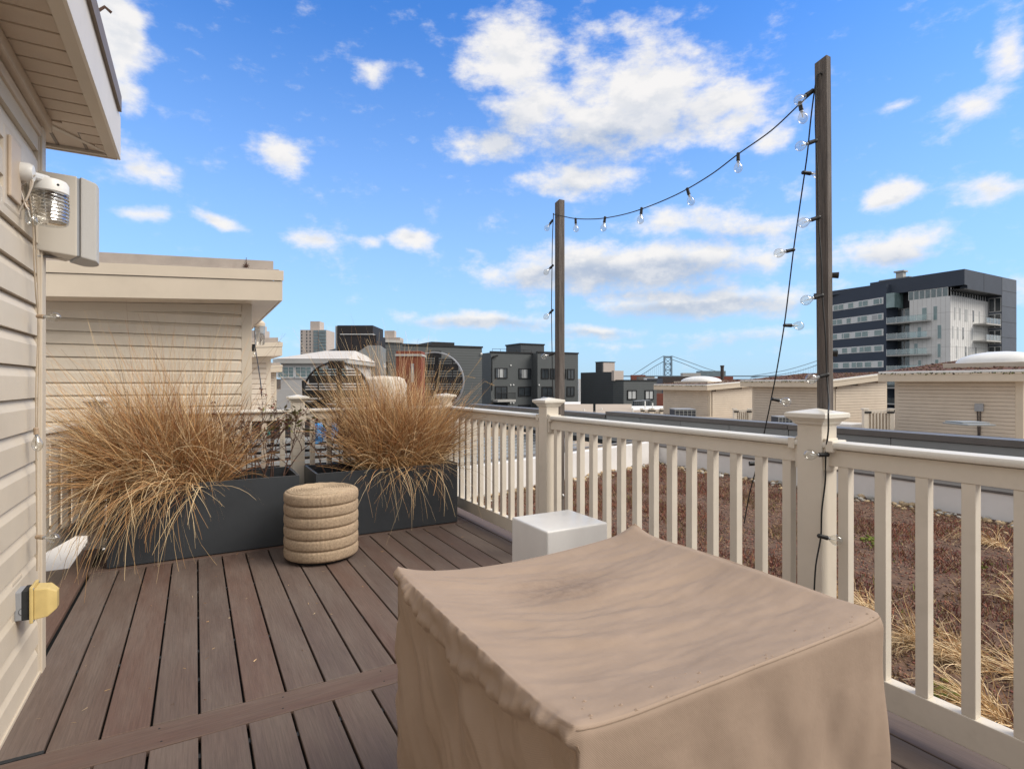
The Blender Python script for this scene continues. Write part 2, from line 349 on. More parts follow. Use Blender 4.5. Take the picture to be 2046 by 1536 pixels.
class MB:
    def __init__(s): s.v = []; s.f = []
    def add(s, vs, fs):
        n = len(s.v); s.v += [tuple(v) for v in vs]; s.f += [tuple(i+n for i in f) for f in fs]; return s
    def quad(s, a, b, c, d): return s.add([a, b, c, d], [(0, 1, 2, 3)])
    def box(s, x0, x1, y0, y1, z0, z1):
        x0, x1 = sorted((x0, x1)); y0, y1 = sorted((y0, y1)); z0, z1 = sorted((z0, z1))
        return s.add([(x0,y0,z0),(x1,y0,z0),(x1,y1,z0),(x0,y1,z0),(x0,y0,z1),(x1,y0,z1),(x1,y1,z1),(x0,y1,z1)],
                     [(0,3,2,1),(4,5,6,7),(0,1,5,4),(1,2,6,5),(2,3,7,6),(3,0,4,7)])
    def obox(s, c, ax, ay, az):
        """box from centre and three half-axis vectors"""
        c = Vector(c); ax = Vector(ax); ay = Vector(ay); az = Vector(az)
        vs = [c+sx*ax+sy*ay+sz*az for sz in (-1, 1) for sx, sy in ((-1,-1),(1,-1),(1,1),(-1,1))]
        fs = [(0,3,2,1),(4,5,6,7),(0,1,5,4),(1,2,6,5),(2,3,7,6),(3,0,4,7)]
        if ax.cross(ay).dot(az) < 0: fs = [f[::-1] for f in fs]
        return s.add(vs, fs)
    def prism(s, poly, axis_vec):
        """planar polygon (3D points) swept by a vector"""
        n = len(poly); a = [Vector(p) for p in poly]; b = [p+Vector(axis_vec) for p in a]
        return s.add(a+b, [tuple(range(n))[::-1], tuple(range(n, 2*n))]+[(i, (i+1) % n, (i+1) % n+n, i+n) for i in range(n)])
    def tube(s, pts, r, n=6, cap=True):
        pts = [Vector(p) for p in pts]; rs = r if isinstance(r, (list, tuple)) else [r]*len(pts)
        rings = []; up = None
        for i, p in enumerate(pts):
            t = (pts[min(i+1, len(pts)-1)]-pts[max(i-1, 0)])
            if t.length < 1e-9: t = Vector((0, 0, 1))
            t.normalize()
            if up is None: up = Vector((0, 0, 1)) if abs(t.z) < .9 else Vector((1, 0, 0))
            a = t.cross(up); a.normalize(); b = a.cross(t); up = b
            rings.append([p+rs[i]*(math.cos(2*math.pi*k/n)*a+math.sin(2*math.pi*k/n)*b) for k in range(n)])
        vs = [q for R_ in rings for q in R_]
        fs = [(i*n+k, i*n+(k+1) % n, (i+1)*n+(k+1) % n, (i+1)*n+k) for i in range(len(pts)-1) for k in range(n)]
        if cap: fs += [tuple(range(n))[::-1], tuple(range((len(pts)-1)*n, len(pts)*n))]
        return s.add(vs, fs)
    def lathe(s, prof, c=(0, 0, 0), n=24, axis=(0, 0, 1)):
        """profile of (radius, height) turned about an axis"""
        c = Vector(c); q = Vector((0, 0, 1)).rotation_difference(Vector(axis).normalized()); vs = []
        for r, h in prof:
            for k in range(n):
                a = 2*math.pi*k/n; vs.append(c+q @ Vector((r*math.cos(a), r*math.sin(a), h)))
        m = len(prof)
        fs = [(i*n+k, i*n+(k+1) % n, (i+1)*n+(k+1) % n, (i+1)*n+k) for i in range(m-1) for k in range(n)]
        fs += [tuple(range(n))[::-1], tuple(range((m-1)*n, m*n))]
        return s.add(vs, fs)
    def build(s, name, m, parent=None, smooth=False, bevel=0, origin=None, seg=2):
        if origin is None:
            if parent is not None: origin = WL[parent.name]
            else:
                a = np.array(s.v); origin = Vector(((a[:,0].min()+a[:,0].max())/2, (a[:,1].min()+a[:,1].max())/2, a[:,2].min()))
        origin = Vector(origin)
        me = bpy.data.meshes.new(name); me.from_pydata([tuple(Vector(v)-origin) for v in s.v], [], s.f); me.update()
        if bevel:
            bm = bmesh.new(); bm.from_mesh(me)
            bmesh.ops.bevel(bm, geom=[e for e in bm.edges if len(e.link_faces) == 2 and e.calc_face_angle(0) > .5], offset=bevel, segments=seg, affect='EDGES', profile=.6)
            bm.to_mesh(me); bm.free()
        me.materials.append(MATS[m] if isinstance(m, str) else m)
        if smooth:
            me.polygons.foreach_set('use_smooth', [True]*len(me.polygons))
            try: me.set_sharp_from_angle(angle=math.radians(38))
            except Exception: pass
        o = bpy.data.objects.new(name, me); COL.objects.link(o); link(o, parent, origin); return o
def link(o, parent, w):
    if parent is not None:
        o.parent = parent; o.location = Vector(w)-WL[parent.name]
    else: o.location = w
    reg(o, w)
def copyto(src, parent, w, name=None):
    """a copy of one object (mesh shared) standing at world point w"""
    o = src.copy(); COL.objects.link(o)
    o.parent = parent
    link(o, parent, Vector(w)); return o
def copytree(root, w, label=None, rotz=None):
    def rec(src, par, off):
        o = src.copy(); COL.objects.link(o); o.parent = par; reg(o, WL[src.name]+off)
        for ch in list(src.children): rec(ch, o, off)
        return o
    off = Vector(w)-WL[root.name]
    o = rec(root, None, off); o.location = w
    if label: o['label'] = label
    if rotz is not None: o.rotation_euler.z = rotz
    return o
def npmesh(name, V, Q, m, parent=None, col=None, kind=None, origin=None):
    """big numpy mesh; V (n,3) world, Q (k,4) or (k,3)"""
    if origin is None: origin = WL[parent.name] if parent is not None else Vector((float(V[:,0].mean()), float(V[:,1].mean()), float(V[:,2].min())))
    origin = Vector(origin)
    me = bpy.data.meshes.new(name); n = len(V); k, w = Q.shape
    me.vertices.add(n); me.vertices.foreach_set('co', (V-np.array(origin)).astype(np.float32).ravel())
    me.loops.add(k*w); me.loops.foreach_set('vertex_index', Q.astype(np.int32).ravel())
    me.polygons.add(k); me.polygons.foreach_set('loop_start', np.arange(0, k*w, w, dtype=np.int32)); me.polygons.foreach_set('loop_total', np.full(k, w, dtype=np.int32))
    me.update(calc_edges=True)
    if col is not None:
        ca = me.color_attributes.new('Col', 'FLOAT_COLOR', 'POINT')
        ca.data.foreach_set('color', np.concatenate([col, np.ones((n, 1))], 1).astype(np.float32).ravel())
    me.materials.append(MATS[m]); o = bpy.data.objects.new(name, me); COL.objects.link(o); link(o, parent, origin)
    if kind: o['kind'] = kind
    return o
# survey helpers: where a sight line from the tripod meets a known plane (used for distant buildings)
def dxy(u): r = (u-1023)/1110.0; return r*CS+SN, -r*SN+CS
def at(u, v, f): a, b = dxy(u); return Vector((a*f, b*f, H-(v-765)/1110.0*f))
def onX(u, v, X): a, b = dxy(u); return at(u, v, X/a)
def onY(u, v, Y): a, b = dxy(u); return at(u, v, Y/b)
def onZ(u, v, z): return at(u, v, 1110.0*(H-z)/(v-765))

# ================================================================== SETTING
g = MB().box(-4000, 9000, -3000, 9000, -12.2, -12).build('ground', 'asphalt'); g['kind'] = 'structure'
MB().box(-14, 7.45, -6, 5.35, -.62, -.22).build('flat_roof', 'membrane')['kind'] = 'structure'
MB().add([(-14,5.352,-.62),(3.0,5.352,-.62),(3.0,20,-.62),(-14,20,-.62),(-14,5.352,-.225),(3.0,5.352,-.225),(3.0,20,-.225),(-14,20,-.225)],
         [(0,3,2,1),(4,5,6,7),(0,1,5,4),(1,2,6,5),(2,3,7,6),(3,0,4,7)]).build('neighbour_roof', 'membrane')['kind'] = 'structure'
MB().box(8.05, 40, -12, 31, -1.4, -.78).build('far_roof', 'roof_tan')['kind'] = 'structure'
MB().box(3.003, 8.047, 7.6, 31, -1.5, -.9).build('middle_roof', 'roof_tan')['kind'] = 'structure'
MB().box(-14, 40, -12, 31, -12, -1.6).build('block_below', 'city')['kind'] = 'structure'

# ------------------------------------------------------------------ deck
deck = bpy.data.objects.new('deck', None); COL.objects.link(deck); reg(deck, (0, 0, 0)); deck['kind'] = 'structure'
MB().box(-.72, 2.21, -1.6, 5.12, -.20, -.045).build('joist_frame', 'gasket', deck)
PITCH = .147; BW = .1382
def board(w, L_, key):
    if key not in board.cache:
        me = MB().box(-w/2, w/2, 0, L_, -.024, 0).build('deck_board', 'deck', deck, bevel=.0022, origin=(0, 0, 0), seg=1)
        board.cache[key] = me; me['_'] = 1; del me['_']; return me, True
    return board.cache[key], False
board.cache = {}
def put_board(x, y0, y1, w=BW):
    o, first = board(w, round(y1-y0, 4), (round(w, 4), round(y1-y0, 4)))
    if not first: o = copyto(o, deck, (x, y0, 0))
    o.location = (x, y0, random.uniform(-.0008, .0008)); reg(o, (x, y0, 0)); return o
for k in range(-4, 14):
    x = .0114+PITCH*(k+.5)
    if x < 2.06:
        put_board(x, 2.3195, 4.356); put_board(x, -1.5, 2.1655)
        put_board(x, 4.503, 5.09)
put_board(-.655, -1.5, 5.12, .118)
put_board(2.142, -1.5, 5.12, .139)
def cross_board(y0, y1, x0, x1):
    b = MB().box(0, y1-y0, 0, x1-x0, -.024, 0).build('deck_board', 'deck', deck, bevel=.0022, origin=(0, 0, 0), seg=1)
    b.rotation_euler.z = -math.pi/2; b.location = (x0, y1, 0); reg(b, (x0, y1, 0))
cross_board(2.170, 2.315, -.568, 2.066)
cross_board(4.360, 4.499, -.592, 2.066)
# screw heads along the cross board and hidden-fastener clips in the gaps
scr = MB().lathe([(.0035, 0), (.0035, .0006)], (0, 0, 0), 8).build('screw_head', 'gasket', deck, origin=(0, 0, 0))
scr.location = (.28, 2.20, .0002)
for x, y in ((.29, 2.28), (.66, 2.20), (.67, 2.285), (1.06, 2.2), (1.07, 2.28), (-.1, 2.2), (-.11, 2.285), (-.49, 2.2)): copyto(scr, deck, (x, y, .0002))
clip = MB().box(-.006, .006, -.012, .012, -.014, -.007).build('board_clip', 'gasket', deck, origin=(0, 0, 0)); clip.location = (.0114, 2.6, 0)
for k in range(-3, 14):
    for y in (.9, 1.3, 1.7, 2.05, 2.9, 3.3, 3.7, 4.1):
        copyto(clip, deck, (.0114+PITCH*k, y+random.uniform(-.03, .03), 0))
# vent strip in the board end at the lower left
vs = MB().box(-.566, -.43, 2.3165, 2.334, -.022, .0015).build('vent_strip', 'gasket', deck)
# lower landing outside the deck edge
MB().box(-1.9, -.722, 3.0, 4.95, -.215, -.105).build('landing', 'deck')['kind'] = 'structure'

# ------------------------------------------------------------------ lapped siding
def lap(mb, p0, p1, z, pitch, nrm, proud=.014, flat=.66, zs=0):
    """one dutch-lap siding board between two plan points, nrm = outward direction"""
    p0 = Vector((*p0, 0)); p1 = Vector((*p1, 0)); n = Vector((*nrm, 0)).normalized()
    prof = [(0, .000), (proud, .0), (proud, .003), (proud*.93, pitch*flat), (proud*.28, pitch*.97), (.002, pitch*1.0), (0, pitch*1.0)]
    a = [p0+n*d+Vector((0, 0, z+h)) for d, h in prof]; b = [p1+n*d+Vector((0, 0, z+zs+h)) for d, h in prof]
    m = len(prof); fs = [(i, i+1, i+1+m, i+m) for i in range(m-1)]+[tuple(range(m))[::-1], tuple(range(m, 2*m))]
    mb.add(a+b, fs)

# ------------------------------------------------------------------ our house, left edge
house = thing('house', 'beige vinyl-sided house wall with overhanging eave at left edge', 'house', (-.6, 3.0, 0))
MB().box(-2.2, -.590, -1.5, 3.02, -.2, 2.6).build('wall', 'drip', house)
first = None
for i in range(19):
    z = .005+i*.1262
    mb = MB(); lap(mb, (-.586, -1.5), (-.586, 2.945+.001*(i % 3)), z, .1262, (1, 0), .024)
    o = mb.build('siding_board', 'vinyl', house)
MB().box(-.592, -.556, -1.5, 3.0, -.06, .012).build('starter_strip', 'trim', house, bevel=.003)
MB().box(-.590, -.552, 2.962, 3.028, -.03, 2.34).box(-.588, -.560, 2.949, 2.963, -.03, 2.34).build('corner_post', 'trim', house, bevel=.004)
MB().box(-.588, -.545, 2.93, 3.05, -.055, -.028).build('corner_foot', 'rail_top', house, bevel=.004)
# frieze trims under the soffit
MB().box(-.588, -.552, -1.5, 2.955, 2.215, 2.255).build('frieze_trim', 'soffit', house, bevel=.006)
MB().box(-.588, -.530, -1.5, 3.03, 2.262, 2.316).build('frieze_trim', 'soffit', house, bevel=.008)
ZS = 2.318; XO = -.33; YO = 3.36
MB().box(-2.2, XO-.012, -1.5, YO-.012, ZS+.012, ZS+.04).build('eave_deck', 'soffit', house)
y = 3.02; k = 0
while y > -1.5:                                    # soffit panels run out from the wall
    mb = MB().box(-.56, -.377, y-.106, y-.012, ZS, ZS+.011); mb.box(-.56, -.377, y-.0125, y-.0005, ZS+.007, ZS+.011)
    mb.build('soffit_panel', 'soffit', house); y -= .1065
for j in range(3):                                 # past the corner the panels are cut on the mitre
    y1 = 3.02+.1065*(j+1); fr = (j+.5)/3.0
    MB().box(-.52+.13*fr, -.377, y1-.106, min(y1-.012, 3.315), ZS, ZS+.011).build('soffit_panel', 'soffit', house)
MB().add([(-.585, 3.03, ZS-.002), (-.35, 3.335, ZS-.002), (-.37, 3.352, ZS-.002), (-.60, 3.05, ZS-.002),
          (-.585, 3.03, ZS+.012), (-.35, 3.335, ZS+.012), (-.37, 3.352, ZS+.012), (-.60, 3.05, ZS+.012)],
         [(0,3,2,1),(4,5,6,7),(0,1,5,4),(1,2,6,5),(2,3,7,6),(3,0,4,7)]).build('mitre_trim', 'trim', house, bevel=.003)
MB().box(-2.2, -.375, 3.05, 3.33, ZS+.004, ZS+.0115).build('gable_soffit', 'soffit', house)
for x in (-.46, -.57, -.68): MB().box(x, x+.012, 3.06, 3.33, ZS+.001, ZS+.0045).build('soffit_groove', 'drip', house)
MB().box(-.377, XO, -1.5, YO, ZS-.010, ZS+.011).build('fascia_return', 'trim', house, bevel=.003)
MB().box(-2.2, -.378, 3.335, YO, ZS-.009, ZS+.010).build('fascia_return', 'trim', house, bevel=.003)
MB().box(XO-.006, XO+.006, -1.5, YO+.004, ZS-.012, ZS+.20).build('fascia', 'rail', house, bevel=.002)
MB().box(-2.2, XO-.008, YO, YO+.012, ZS-.012, ZS+.20).build('fascia', 'trim', house, bevel=.002)
MB().box(XO-.02, XO+.020, -1.5, YO-.10, ZS+.185, ZS+.262).build('drip_edge', 'drip', house, bevel=.002)
MB().box(-2.2, XO+.012, -1.5, YO-.10, ZS+.264, ZS+.285).build('roof', 'roof_metal', house)
tw = MB().tube([(XO+.012, 2.6, ZS+.29), (XO+.03, 2.6, ZS+.31), (XO+.05, 2.61, ZS+.30)], .006, 5).build('moss_tuft', 'twig', house)

# ------------------------------------------------------------------ neighbour stair house (big, behind the planters)
def stair_house_front(th, xl, xr, Y, ztop_l, ztop_r, zb, post=.105, pitch=.1262, fas=None, indiv=True, depth=3.0, over=.27):
    """siding front facing -Y with corner post at the right end, sloped two-step fascia and a deep eave"""
    def zt(x): return ztop_l+(ztop_r-ztop_l)*(x-xl)/(xr-xl)
    MB().box(xl, xr-.02, Y+.02, Y+depth, zb, min(ztop_l, ztop_r)).build('wall', 'drip', th)
    n = int((max(ztop_l, ztop_r)-zb)/pitch)+1
    mbj = MB()
    for i in range(n):
        z = zb+.02+i*pitch
        if z+pitch > max(ztop_l, ztop_r)+.1: break
        mb = MB() if indiv else mbj
        lap(mb, (xl, Y+.018), (xr-post, Y+.018), z, pitch, (0, -1), .030, .72)
        if indiv: mb.build('siding_board', 'vinyl', th)
    if not indiv: mbj.build('siding', 'vinyl_far', th)['kind'] = 'stuff'
    MB().box(xr-post, xr, Y-.012, Y+.03, zb, zt(xr)).build('corner_post', 'trim', th, bevel=.004)
    mbs = MB()
    for i in range(n): lap(mbs, (xr-.018, Y+depth), (xr-.018, Y+.04), zb+.02+i*pitch, pitch, (1, 0), .016)
    sd = mbs.build('side_siding', 'vinyl_far', th); sd['kind'] = 'stuff'
    yo = Y-.42; xo = xr+over
    def slab(name, y0, y1, x0, x1, h0, h1, m, bev=.003):
        MB().add([(x0, y0, zt(x0)+h0), (x1, y0, zt(x1)+h0), (x1, y1, zt(x1)+h0), (x0, y1, zt(x0)+h0),
                  (x0, y0, zt(x0)+h1), (x1, y0, zt(x1)+h1), (x1, y1, zt(x1)+h1), (x0, y1, zt(x0)+h1)],
                 [(0,3,2,1),(4,5,6,7),(0,1,5,4),(1,2,6,5),(2,3,7,6),(3,0,4,7)]).build(name, m, th, bevel=bev)
    slab('frieze_trim', Y-.02, Y+.01, xl, xr-post, -.09, -.005, 'trim')
    slab('soffit', yo+.02, Y+depth+.3, xl, xo-.02, 0, .012, 'soffit')
    slab('fascia', yo, yo+.018, xl, xo, -.006, .205, 'trim')
    slab('fascia', yo-.012, yo+.006, xl, xo+.01, .21, .318, 'trim')
    slab('fascia', yo+.02, Y+depth+.3, xo-.018, xo, -.006, .31, 'soffit')
    slab('roof', yo+.02, Y+depth+.3, xl, xo-.03, .30, .335, 'roof_metal')
    slab('gravel_stop', yo+.10, yo+.118, xl, xo-.08, .337, .440, 'roof_metal')
    slab('gravel_stop', yo+.119, Y+depth+.2, xo-.098, xo-.08, .337, .440, 'roof_metal')
    return zt
nh = thing('stair_house', 'beige sided stair house with broad fascia behind the left planter', 'building', (-1.2, 8, -.22))
zt = stair_house_front(nh, -4.0, .55, 6.9, 1.845, 2.085, -.2)
# rusty garland wire on its roof edge
gw = thing('roof_wire', 'rusty wire with a star ornament along the stair house roof edge', 'wire', (.45, 6.55, 2.40))
MB().tube([(x, 6.583, zt(x)+.345+.004*math.sin(x*40)) for x in np.linspace(.05, .74, 50)], .005, 4).build('wire', 'twig', gw)
st = MB()
for k in range(9):
    a = k*math.pi*2/9; st.tube([(.47, 6.57, zt(.47)+.37), (.47+.035*math.cos(a), 6.565, zt(.47)+.37+.035*math.sin(a))], [.006, .002], 4)
st.tube([(.47, 6.57, zt(.47)+.37), (.47, 6.57, zt(.47)+.46)], .003, 4)
st.build('ornament', 'twig', gw)

def small_stair_house(u_post, u_fas, v_bot, v_top, f, lab, base_v):
    p = at(u_fas, v_bot, f); q = at(u_post, v_bot, f+.42*CS)
    th = thing('stair_house', lab, 'building', (p.x-1.5, p.y+2, -.3), 'row of beige stair houses beyond the planters')
    xr = q.x; Y = p.y+.42
    stair_house_front(th, xr-3.2, xr, Y, p.z-.2, p.z, -.6, indiv=False, depth=3.0, over=max(.2, p.x-xr))
small_stair_house(540, 564, 711, 684, 13.4, 'smaller beige stair house second in the row behind the big one', 0)
small_stair_house(552, 564, 743, 722, 26, 'farthest tiny beige stair house beside white roofed building', 0)

# ------------------------------------------------------------------ railing
def post_parts(th, x, y, top=1.045, s=.1, base=False, zb=0.0):
    MB().box(x-s/2, x+s/2, y-s/2, y+s/2, zb, top).build('post', 'rail', th, bevel=.004)
    mb = MB(); h = s/2
    def ring(w, z): return [(x-w, y-w, z), (x+w, y-w, z), (x+w, y+w, z), (x-w, y+w, z)]
    lv = [(h+.002, top-.004), (h+.010, top+.003), (h+.012, top+.010), (h+.024, top+.020), (h+.030, top+.026), (h+.033, top+.027), (h+.033, top+.041), (h+.030, top+.044), (.004, top+.060)]
    vs = []; fs = []
    for i, (w, z) in enumerate(lv):
        vs += ring(w, z)
        if i: fs += [((i-1)*4+k, (i-1)*4+(k+1) % 4, i*4+(k+1) % 4, i*4+k) for k in range(4)]
    fs += [(3, 2, 1, 0), tuple(range(len(vs)-4, len(vs)))]
    mb.add(vs, fs); mb.build('post_cap', 'rail_top', th)
    if base:
        MB().box(x-h-.018, x+h+.018, y-h-.018, y+h+.018, zb, zb+.025).box(x-h-.010, x+h+.010, y-h-.010, y+h+.010, zb+.025, zb+.045).build('post_base', 'rail', th, bevel=.003)
def rail_span(th, p0, p1, nb, bal_src=None, zlo=.057, brackets=True, ztop=.978, first=0):
    """top rail, bottom rail, balusters between two post faces (plan points)"""
    a = Vector((*p0, 0)); b = Vector((*p1, 0)); d = (b-a).normalized(); n = Vector((-d.y, d.x, 0)); L_ = (b-a).length; c = (a+b)/2
    Z = lambda z: Vector((0, 0, z))
    # cap: rounded section swept along the span
    prof = [(-.043, -.024), (-.045, -.018), (-.045, -.010), (-.040, -.003), (-.028, 0), (.028, 0), (.040, -.003), (.045, -.010), (.045, -.018), (.043, -.024), (.020, -.030), (-.020, -.030)]
    vs = []
    for q, s in ((a, 0), (b, 1)):
        for w, z in prof: vs.append(q+n*w+Z(ztop+z))
    m = len(prof); mb = MB().add(vs, [(i, (i+1) % m, (i+1) % m+m, i+m) for i in range(m)]+[tuple(range(m))[::-1], tuple(range(m, 2*m))])
    mb.build('top_rail_cap', 'rail_top', th, smooth=True)
    MB().obox(c+Z(ztop-.030-.032), d*L_/2, n*.022, Z(.031)).build('top_rail', 'rail', th, bevel=.002)
    MB().obox(c+Z(zlo+.049), d*L_/2, n*.024, Z(.049)).build('bottom_rail', 'rail', th, bevel=.004)
    z0 = zlo+.098; z1 = ztop-.093
    for i in range(nb):
        t = (i+.5+first)/nb if nb else 0
        p = a+d*(L_*t)
        if bal_src is None:
            bal_src = MB().obox(Z((z0+z1)/2), Vector((.019, 0, 0)), Vector((0, .019, 0)), Z((z1-z0)/2)).build('baluster', 'rail', th, bevel=.0025, origin=(0, 0, 0))
            bal_src.rotation_euler.z = math.atan2(d.y, d.x)
            link(bal_src, th, p)
        else:
            o = copyto(bal_src, th, p); o.rotation_euler.z = math.atan2(d.y, d.x)
    if brackets:
        for q, s in ((a, 1), (b, -1)):
            MB().obox(q+d*s*.007+Z(ztop-.052), d*.007, n*.038, Z(.062)).obox(q+d*s*.027+Z(ztop-.018), d*.014, n*.047, Z(.022)).build('rail_bracket', 'rail', th, bevel=.004)
    return bal_src
rr = thing('deck_railing', 'cream vinyl railing along the right side of the deck', 'railing', (2.12, 2.2, 0))
YP = [-.60, 1.307, 3.22, 5.05]
for i, y in enumerate(YP): post_parts(rr, 2.125, y, 1.040)
bs = None
for i, nb in ((0, 14), (1, 14), (2, 13)):
    bs = rail_span(rr, (2.122, YP[i]+.05), (2.122, YP[i+1]-.05), nb, bs)
br = thing('deck_railing', 'cream vinyl railing behind the two dark planters', 'railing', (.8, 5.05, 0))
post_parts(br, -.630, 5.05, 1.040, base=True); post_parts(br, .760, 5.05, 1.040)
b2 = rail_span(br, (-.58, 5.05), (.71, 5.05), 9)
rail_span(br, (.81, 5.05), (2.075, 5.05), 9, b2)
# gate standing ajar at the left of the corner post
gt = thing('deck_gate', 'cream baluster gate standing ajar beside the left corner post', 'gate', (-.70, 5.0, .1))
ga = Vector((-.70, 4.98, 0)); gd = Vector((-.235, -.972, 0)); gn = Vector((.972, -.235, 0))
Z = lambda z: Vector((0, 0, z))
MB().obox(ga+gd*.62+Z(.195), gd*.60, gn*.022, Z(.05)).build('bottom_rail', 'rail', gt, bevel=.004)
MB().obox(ga+gd*.62+Z(.90), gd*.60, gn*.040, Z(.016)).build('top_rail_cap', 'rail_top', gt, bevel=.006)
MB().obox(ga+gd*.62+Z(.845), gd*.60, gn*.022, Z(.036)).build('top_rail', 'rail', gt, bevel=.004)
for k in range(8):
    p = ga+gd*(.10+.142*k); MB().obox(p+Z(.527), gd*.019, gn*.019, Z(.282)).build('baluster', 'rail', gt, bevel=.003)
MB().obox(ga+gd*.01+Z(.5), gd*.012, gn*.035, Z(.39)).build('hinge_stile', 'rail', gt, bevel=.003)
MB().obox(ga+gd*.012+gn*.03+Z(.17), gd*.02, gn*.008, Z(.02)).build('hinge', 'drip', gt)

# ------------------------------------------------------------------ green roof beyond the railing
ZG = -.17; PX = 6.96
gs = MB().add([(2.215,-3,ZG),(PX,-3,ZG),(PX,7.1,ZG),(2.215,5.83,ZG)], [(0,1,2,3)]).build('green_roof_soil', 'ground_soil'); gs['kind'] = 'structure'
pw = thing('parapet', 'white membrane parapet with dark metal coping beyond green roof', 'parapet', (PX, 2, ZG))
for k in range(8):                                  # membrane sheets, lapped
    y0 = -3+k*1.29; MB().box(PX+.002*(k % 2), PX+.08, y0, y0+1.286, ZG, .097).build('membrane_sheet', 'membrane', pw)
for k in range(5):
    y0 = -3+k*2.06; MB().box(PX-.012, PX+.54, y0, y0+2.056, .098, .125).build('coping', 'coping', pw, bevel=.003)
MB().box(PX+.08, PX+.5, -3, 7.3, ZG-.4, .09).build('core', 'membrane', pw)
pl = thing('parapet', 'white membrane parapet closing the far end of green roof', 'parapet', (4.5, 6.4, ZG))
e0 = Vector((6.95, 7.10, 0)); e1 = Vector((1.6, 5.66, 0)); ed = (e1-e0).normalized(); en = Vector((ed.y, -ed.x, 0)); en = en if en.y > 0 else -en
for k in range(4):
    c = e0+ed*(.7+1.385*k); MB().obox(c+en*.04+Z(.01), ed*.69, en*.04, Z(.18)).build('membrane_sheet', 'membrane', pl)
    MB().obox(c+en*.24+Z(.202), ed*.69, en*.03, Z(.012)).build('coping', 'coping', pl, bevel=.003)
MB().obox(e0+ed*2.77+en*.14+Z(-.1), ed*2.77, en*.055, Z(.28)).build('core', 'membrane', pl)

# stepped grey parapet wall above: panels with a cap
gp = thing('panel_wall', 'low wall of pale grey metal panels with dark cap', 'wall', (7.6, 3, 0))
XW = 7.52
def wall_run(y0, y1, ztop, cap=.075, x=XW, pan=1.16, capm='coping', panm='grey_panel'):
    n = max(1, int(round((y1-y0)/pan))); w = (y1-y0)/n
    for k in range(n): MB().box(x, x+.03, y0+k*w+.004, y0+(k+1)*w-.004, .0, ztop-cap-.006).build('wall_panel', panm, gp, bevel=.002)
    m = max(1, int((y1-y0)/3)); w = (y1-y0)/m
    for k in range(m): MB().box(x-.02, x+.28, y0+k*w+.002, y0+(k+1)*w-.002, ztop-cap, ztop).build('wall_cap', capm, gp, bevel=.003)
    MB().box(x+.031, x+.25, y0, y1, -.1, ztop-cap-.002).build('core', 'gasket', gp)
wall_run(-3, 2.30, .655)
wall_run(2.305, 5.05, .595)
wall_run(5.055, 9.2, .60)
wall_run(9.205, 16, .54)

# river stones along the parapets
sb = bpy.data.objects.new('gravel_border', None); COL.objects.link(sb); reg(sb, (6.7, 2, ZG)); sb.location = (6.7, 2, ZG); sb['kind'] = 'structure'
srcs = []
for k in range(7):
    bm = bmesh.new(); bmesh.ops.create_icosphere(bm, subdivisions=1, radius=1)
    for v in bm.verts: v.co *= 1+.22*noise.noise(v.co*1.3+Vector((k*7, 0, 0))); v.co.z *= .62; v.co.y *= .8
    me = bpy.data.meshes.new('stone'); bm.to_mesh(me); bm.free(); me.polygons.foreach_set('use_smooth', [True]*len(me.polygons))
    me.materials.append(MATS['stone' if k % 3 else 'stone_grey']); srcs.append(me)
def stone_pos():
    if random.random() < .72:
        y = random.uniform(-1.0, 6.6); return Vector((PX-.03-abs(random.gauss(0, .17)), y, ZG+.015))
    t = random.uniform(0, 4.9); return e0+ed*t-en*(.03+abs(random.gauss(0, .12)))+Z(ZG+.015)
for k in range(285):
    o = bpy.data.objects.new('stone', srcs[k % 7]); COL.objects.link(o); p = stone_pos(); link(o, sb, p)
    s = random.uniform(.022, .05); o.scale = (s, s*random.uniform(.8, 1.1), s); o.rotation_euler = (random.uniform(-.4, .4), random.uniform(-.4, .4), random.uniform(0, 6.28))
ico = bmesh.new(); bmesh.ops.create_icosphere(ico, subdivisions=1, radius=1)
IV = np.array([v.co[:] for v in ico.verts]); IF = np.array([[v.index for v in f.verts] for f in ico.faces]); ico.free()
def scatter(name, pos, size, cols, m, parent=None, flat=.6, kind='stuff'):
    n = len(pos); a = rng.uniform(0, 6.28, n); s = size[:, None, None]
    V = np.repeat(IV[None], n, 0)*np.array([1, .75, flat])*(1+.25*rng.standard_normal((n, len(IV), 1)))
    c, sn = np.cos(a)[:, None], np.sin(a)[:, None]
    X = V[:, :, 0]*c-V[:, :, 1]*sn; Y = V[:, :, 0]*sn+V[:, :, 1]*c
    V = np.stack([X, Y, V[:, :, 2]], 2)*s+pos[:, None, :]
    F = (IF[None]+(np.arange(n)*len(IV))[:, None, None]).reshape(-1, 3)
    C = np.repeat(cols[:, None, :], len(IV), 1).reshape(-1, 3)
    return npmesh(name, V.reshape(-1, 3), F, m, parent, C, kind)
P_ = np.array([stone_pos() for _ in range(900)]); P_[:, 2] -= .008
pal = np.array([[.45, .34, .2], [.36, .26, .15], [.5, .46, .4], [.3, .25, .2], [.55, .42, .25]])
scatter('gravel', P_, rng.uniform(.012, .03, 900), pal[rng.integers(0, 5, 900)]*rng.uniform(.7, 1.1, (900, 1)), 'grit', sb)

def inside_roof(x, y):          # the green roof's outline
    return (x > 2.24) & (x < PX-.02) & (y < 5.83+(x-2.215)*.268-.05)
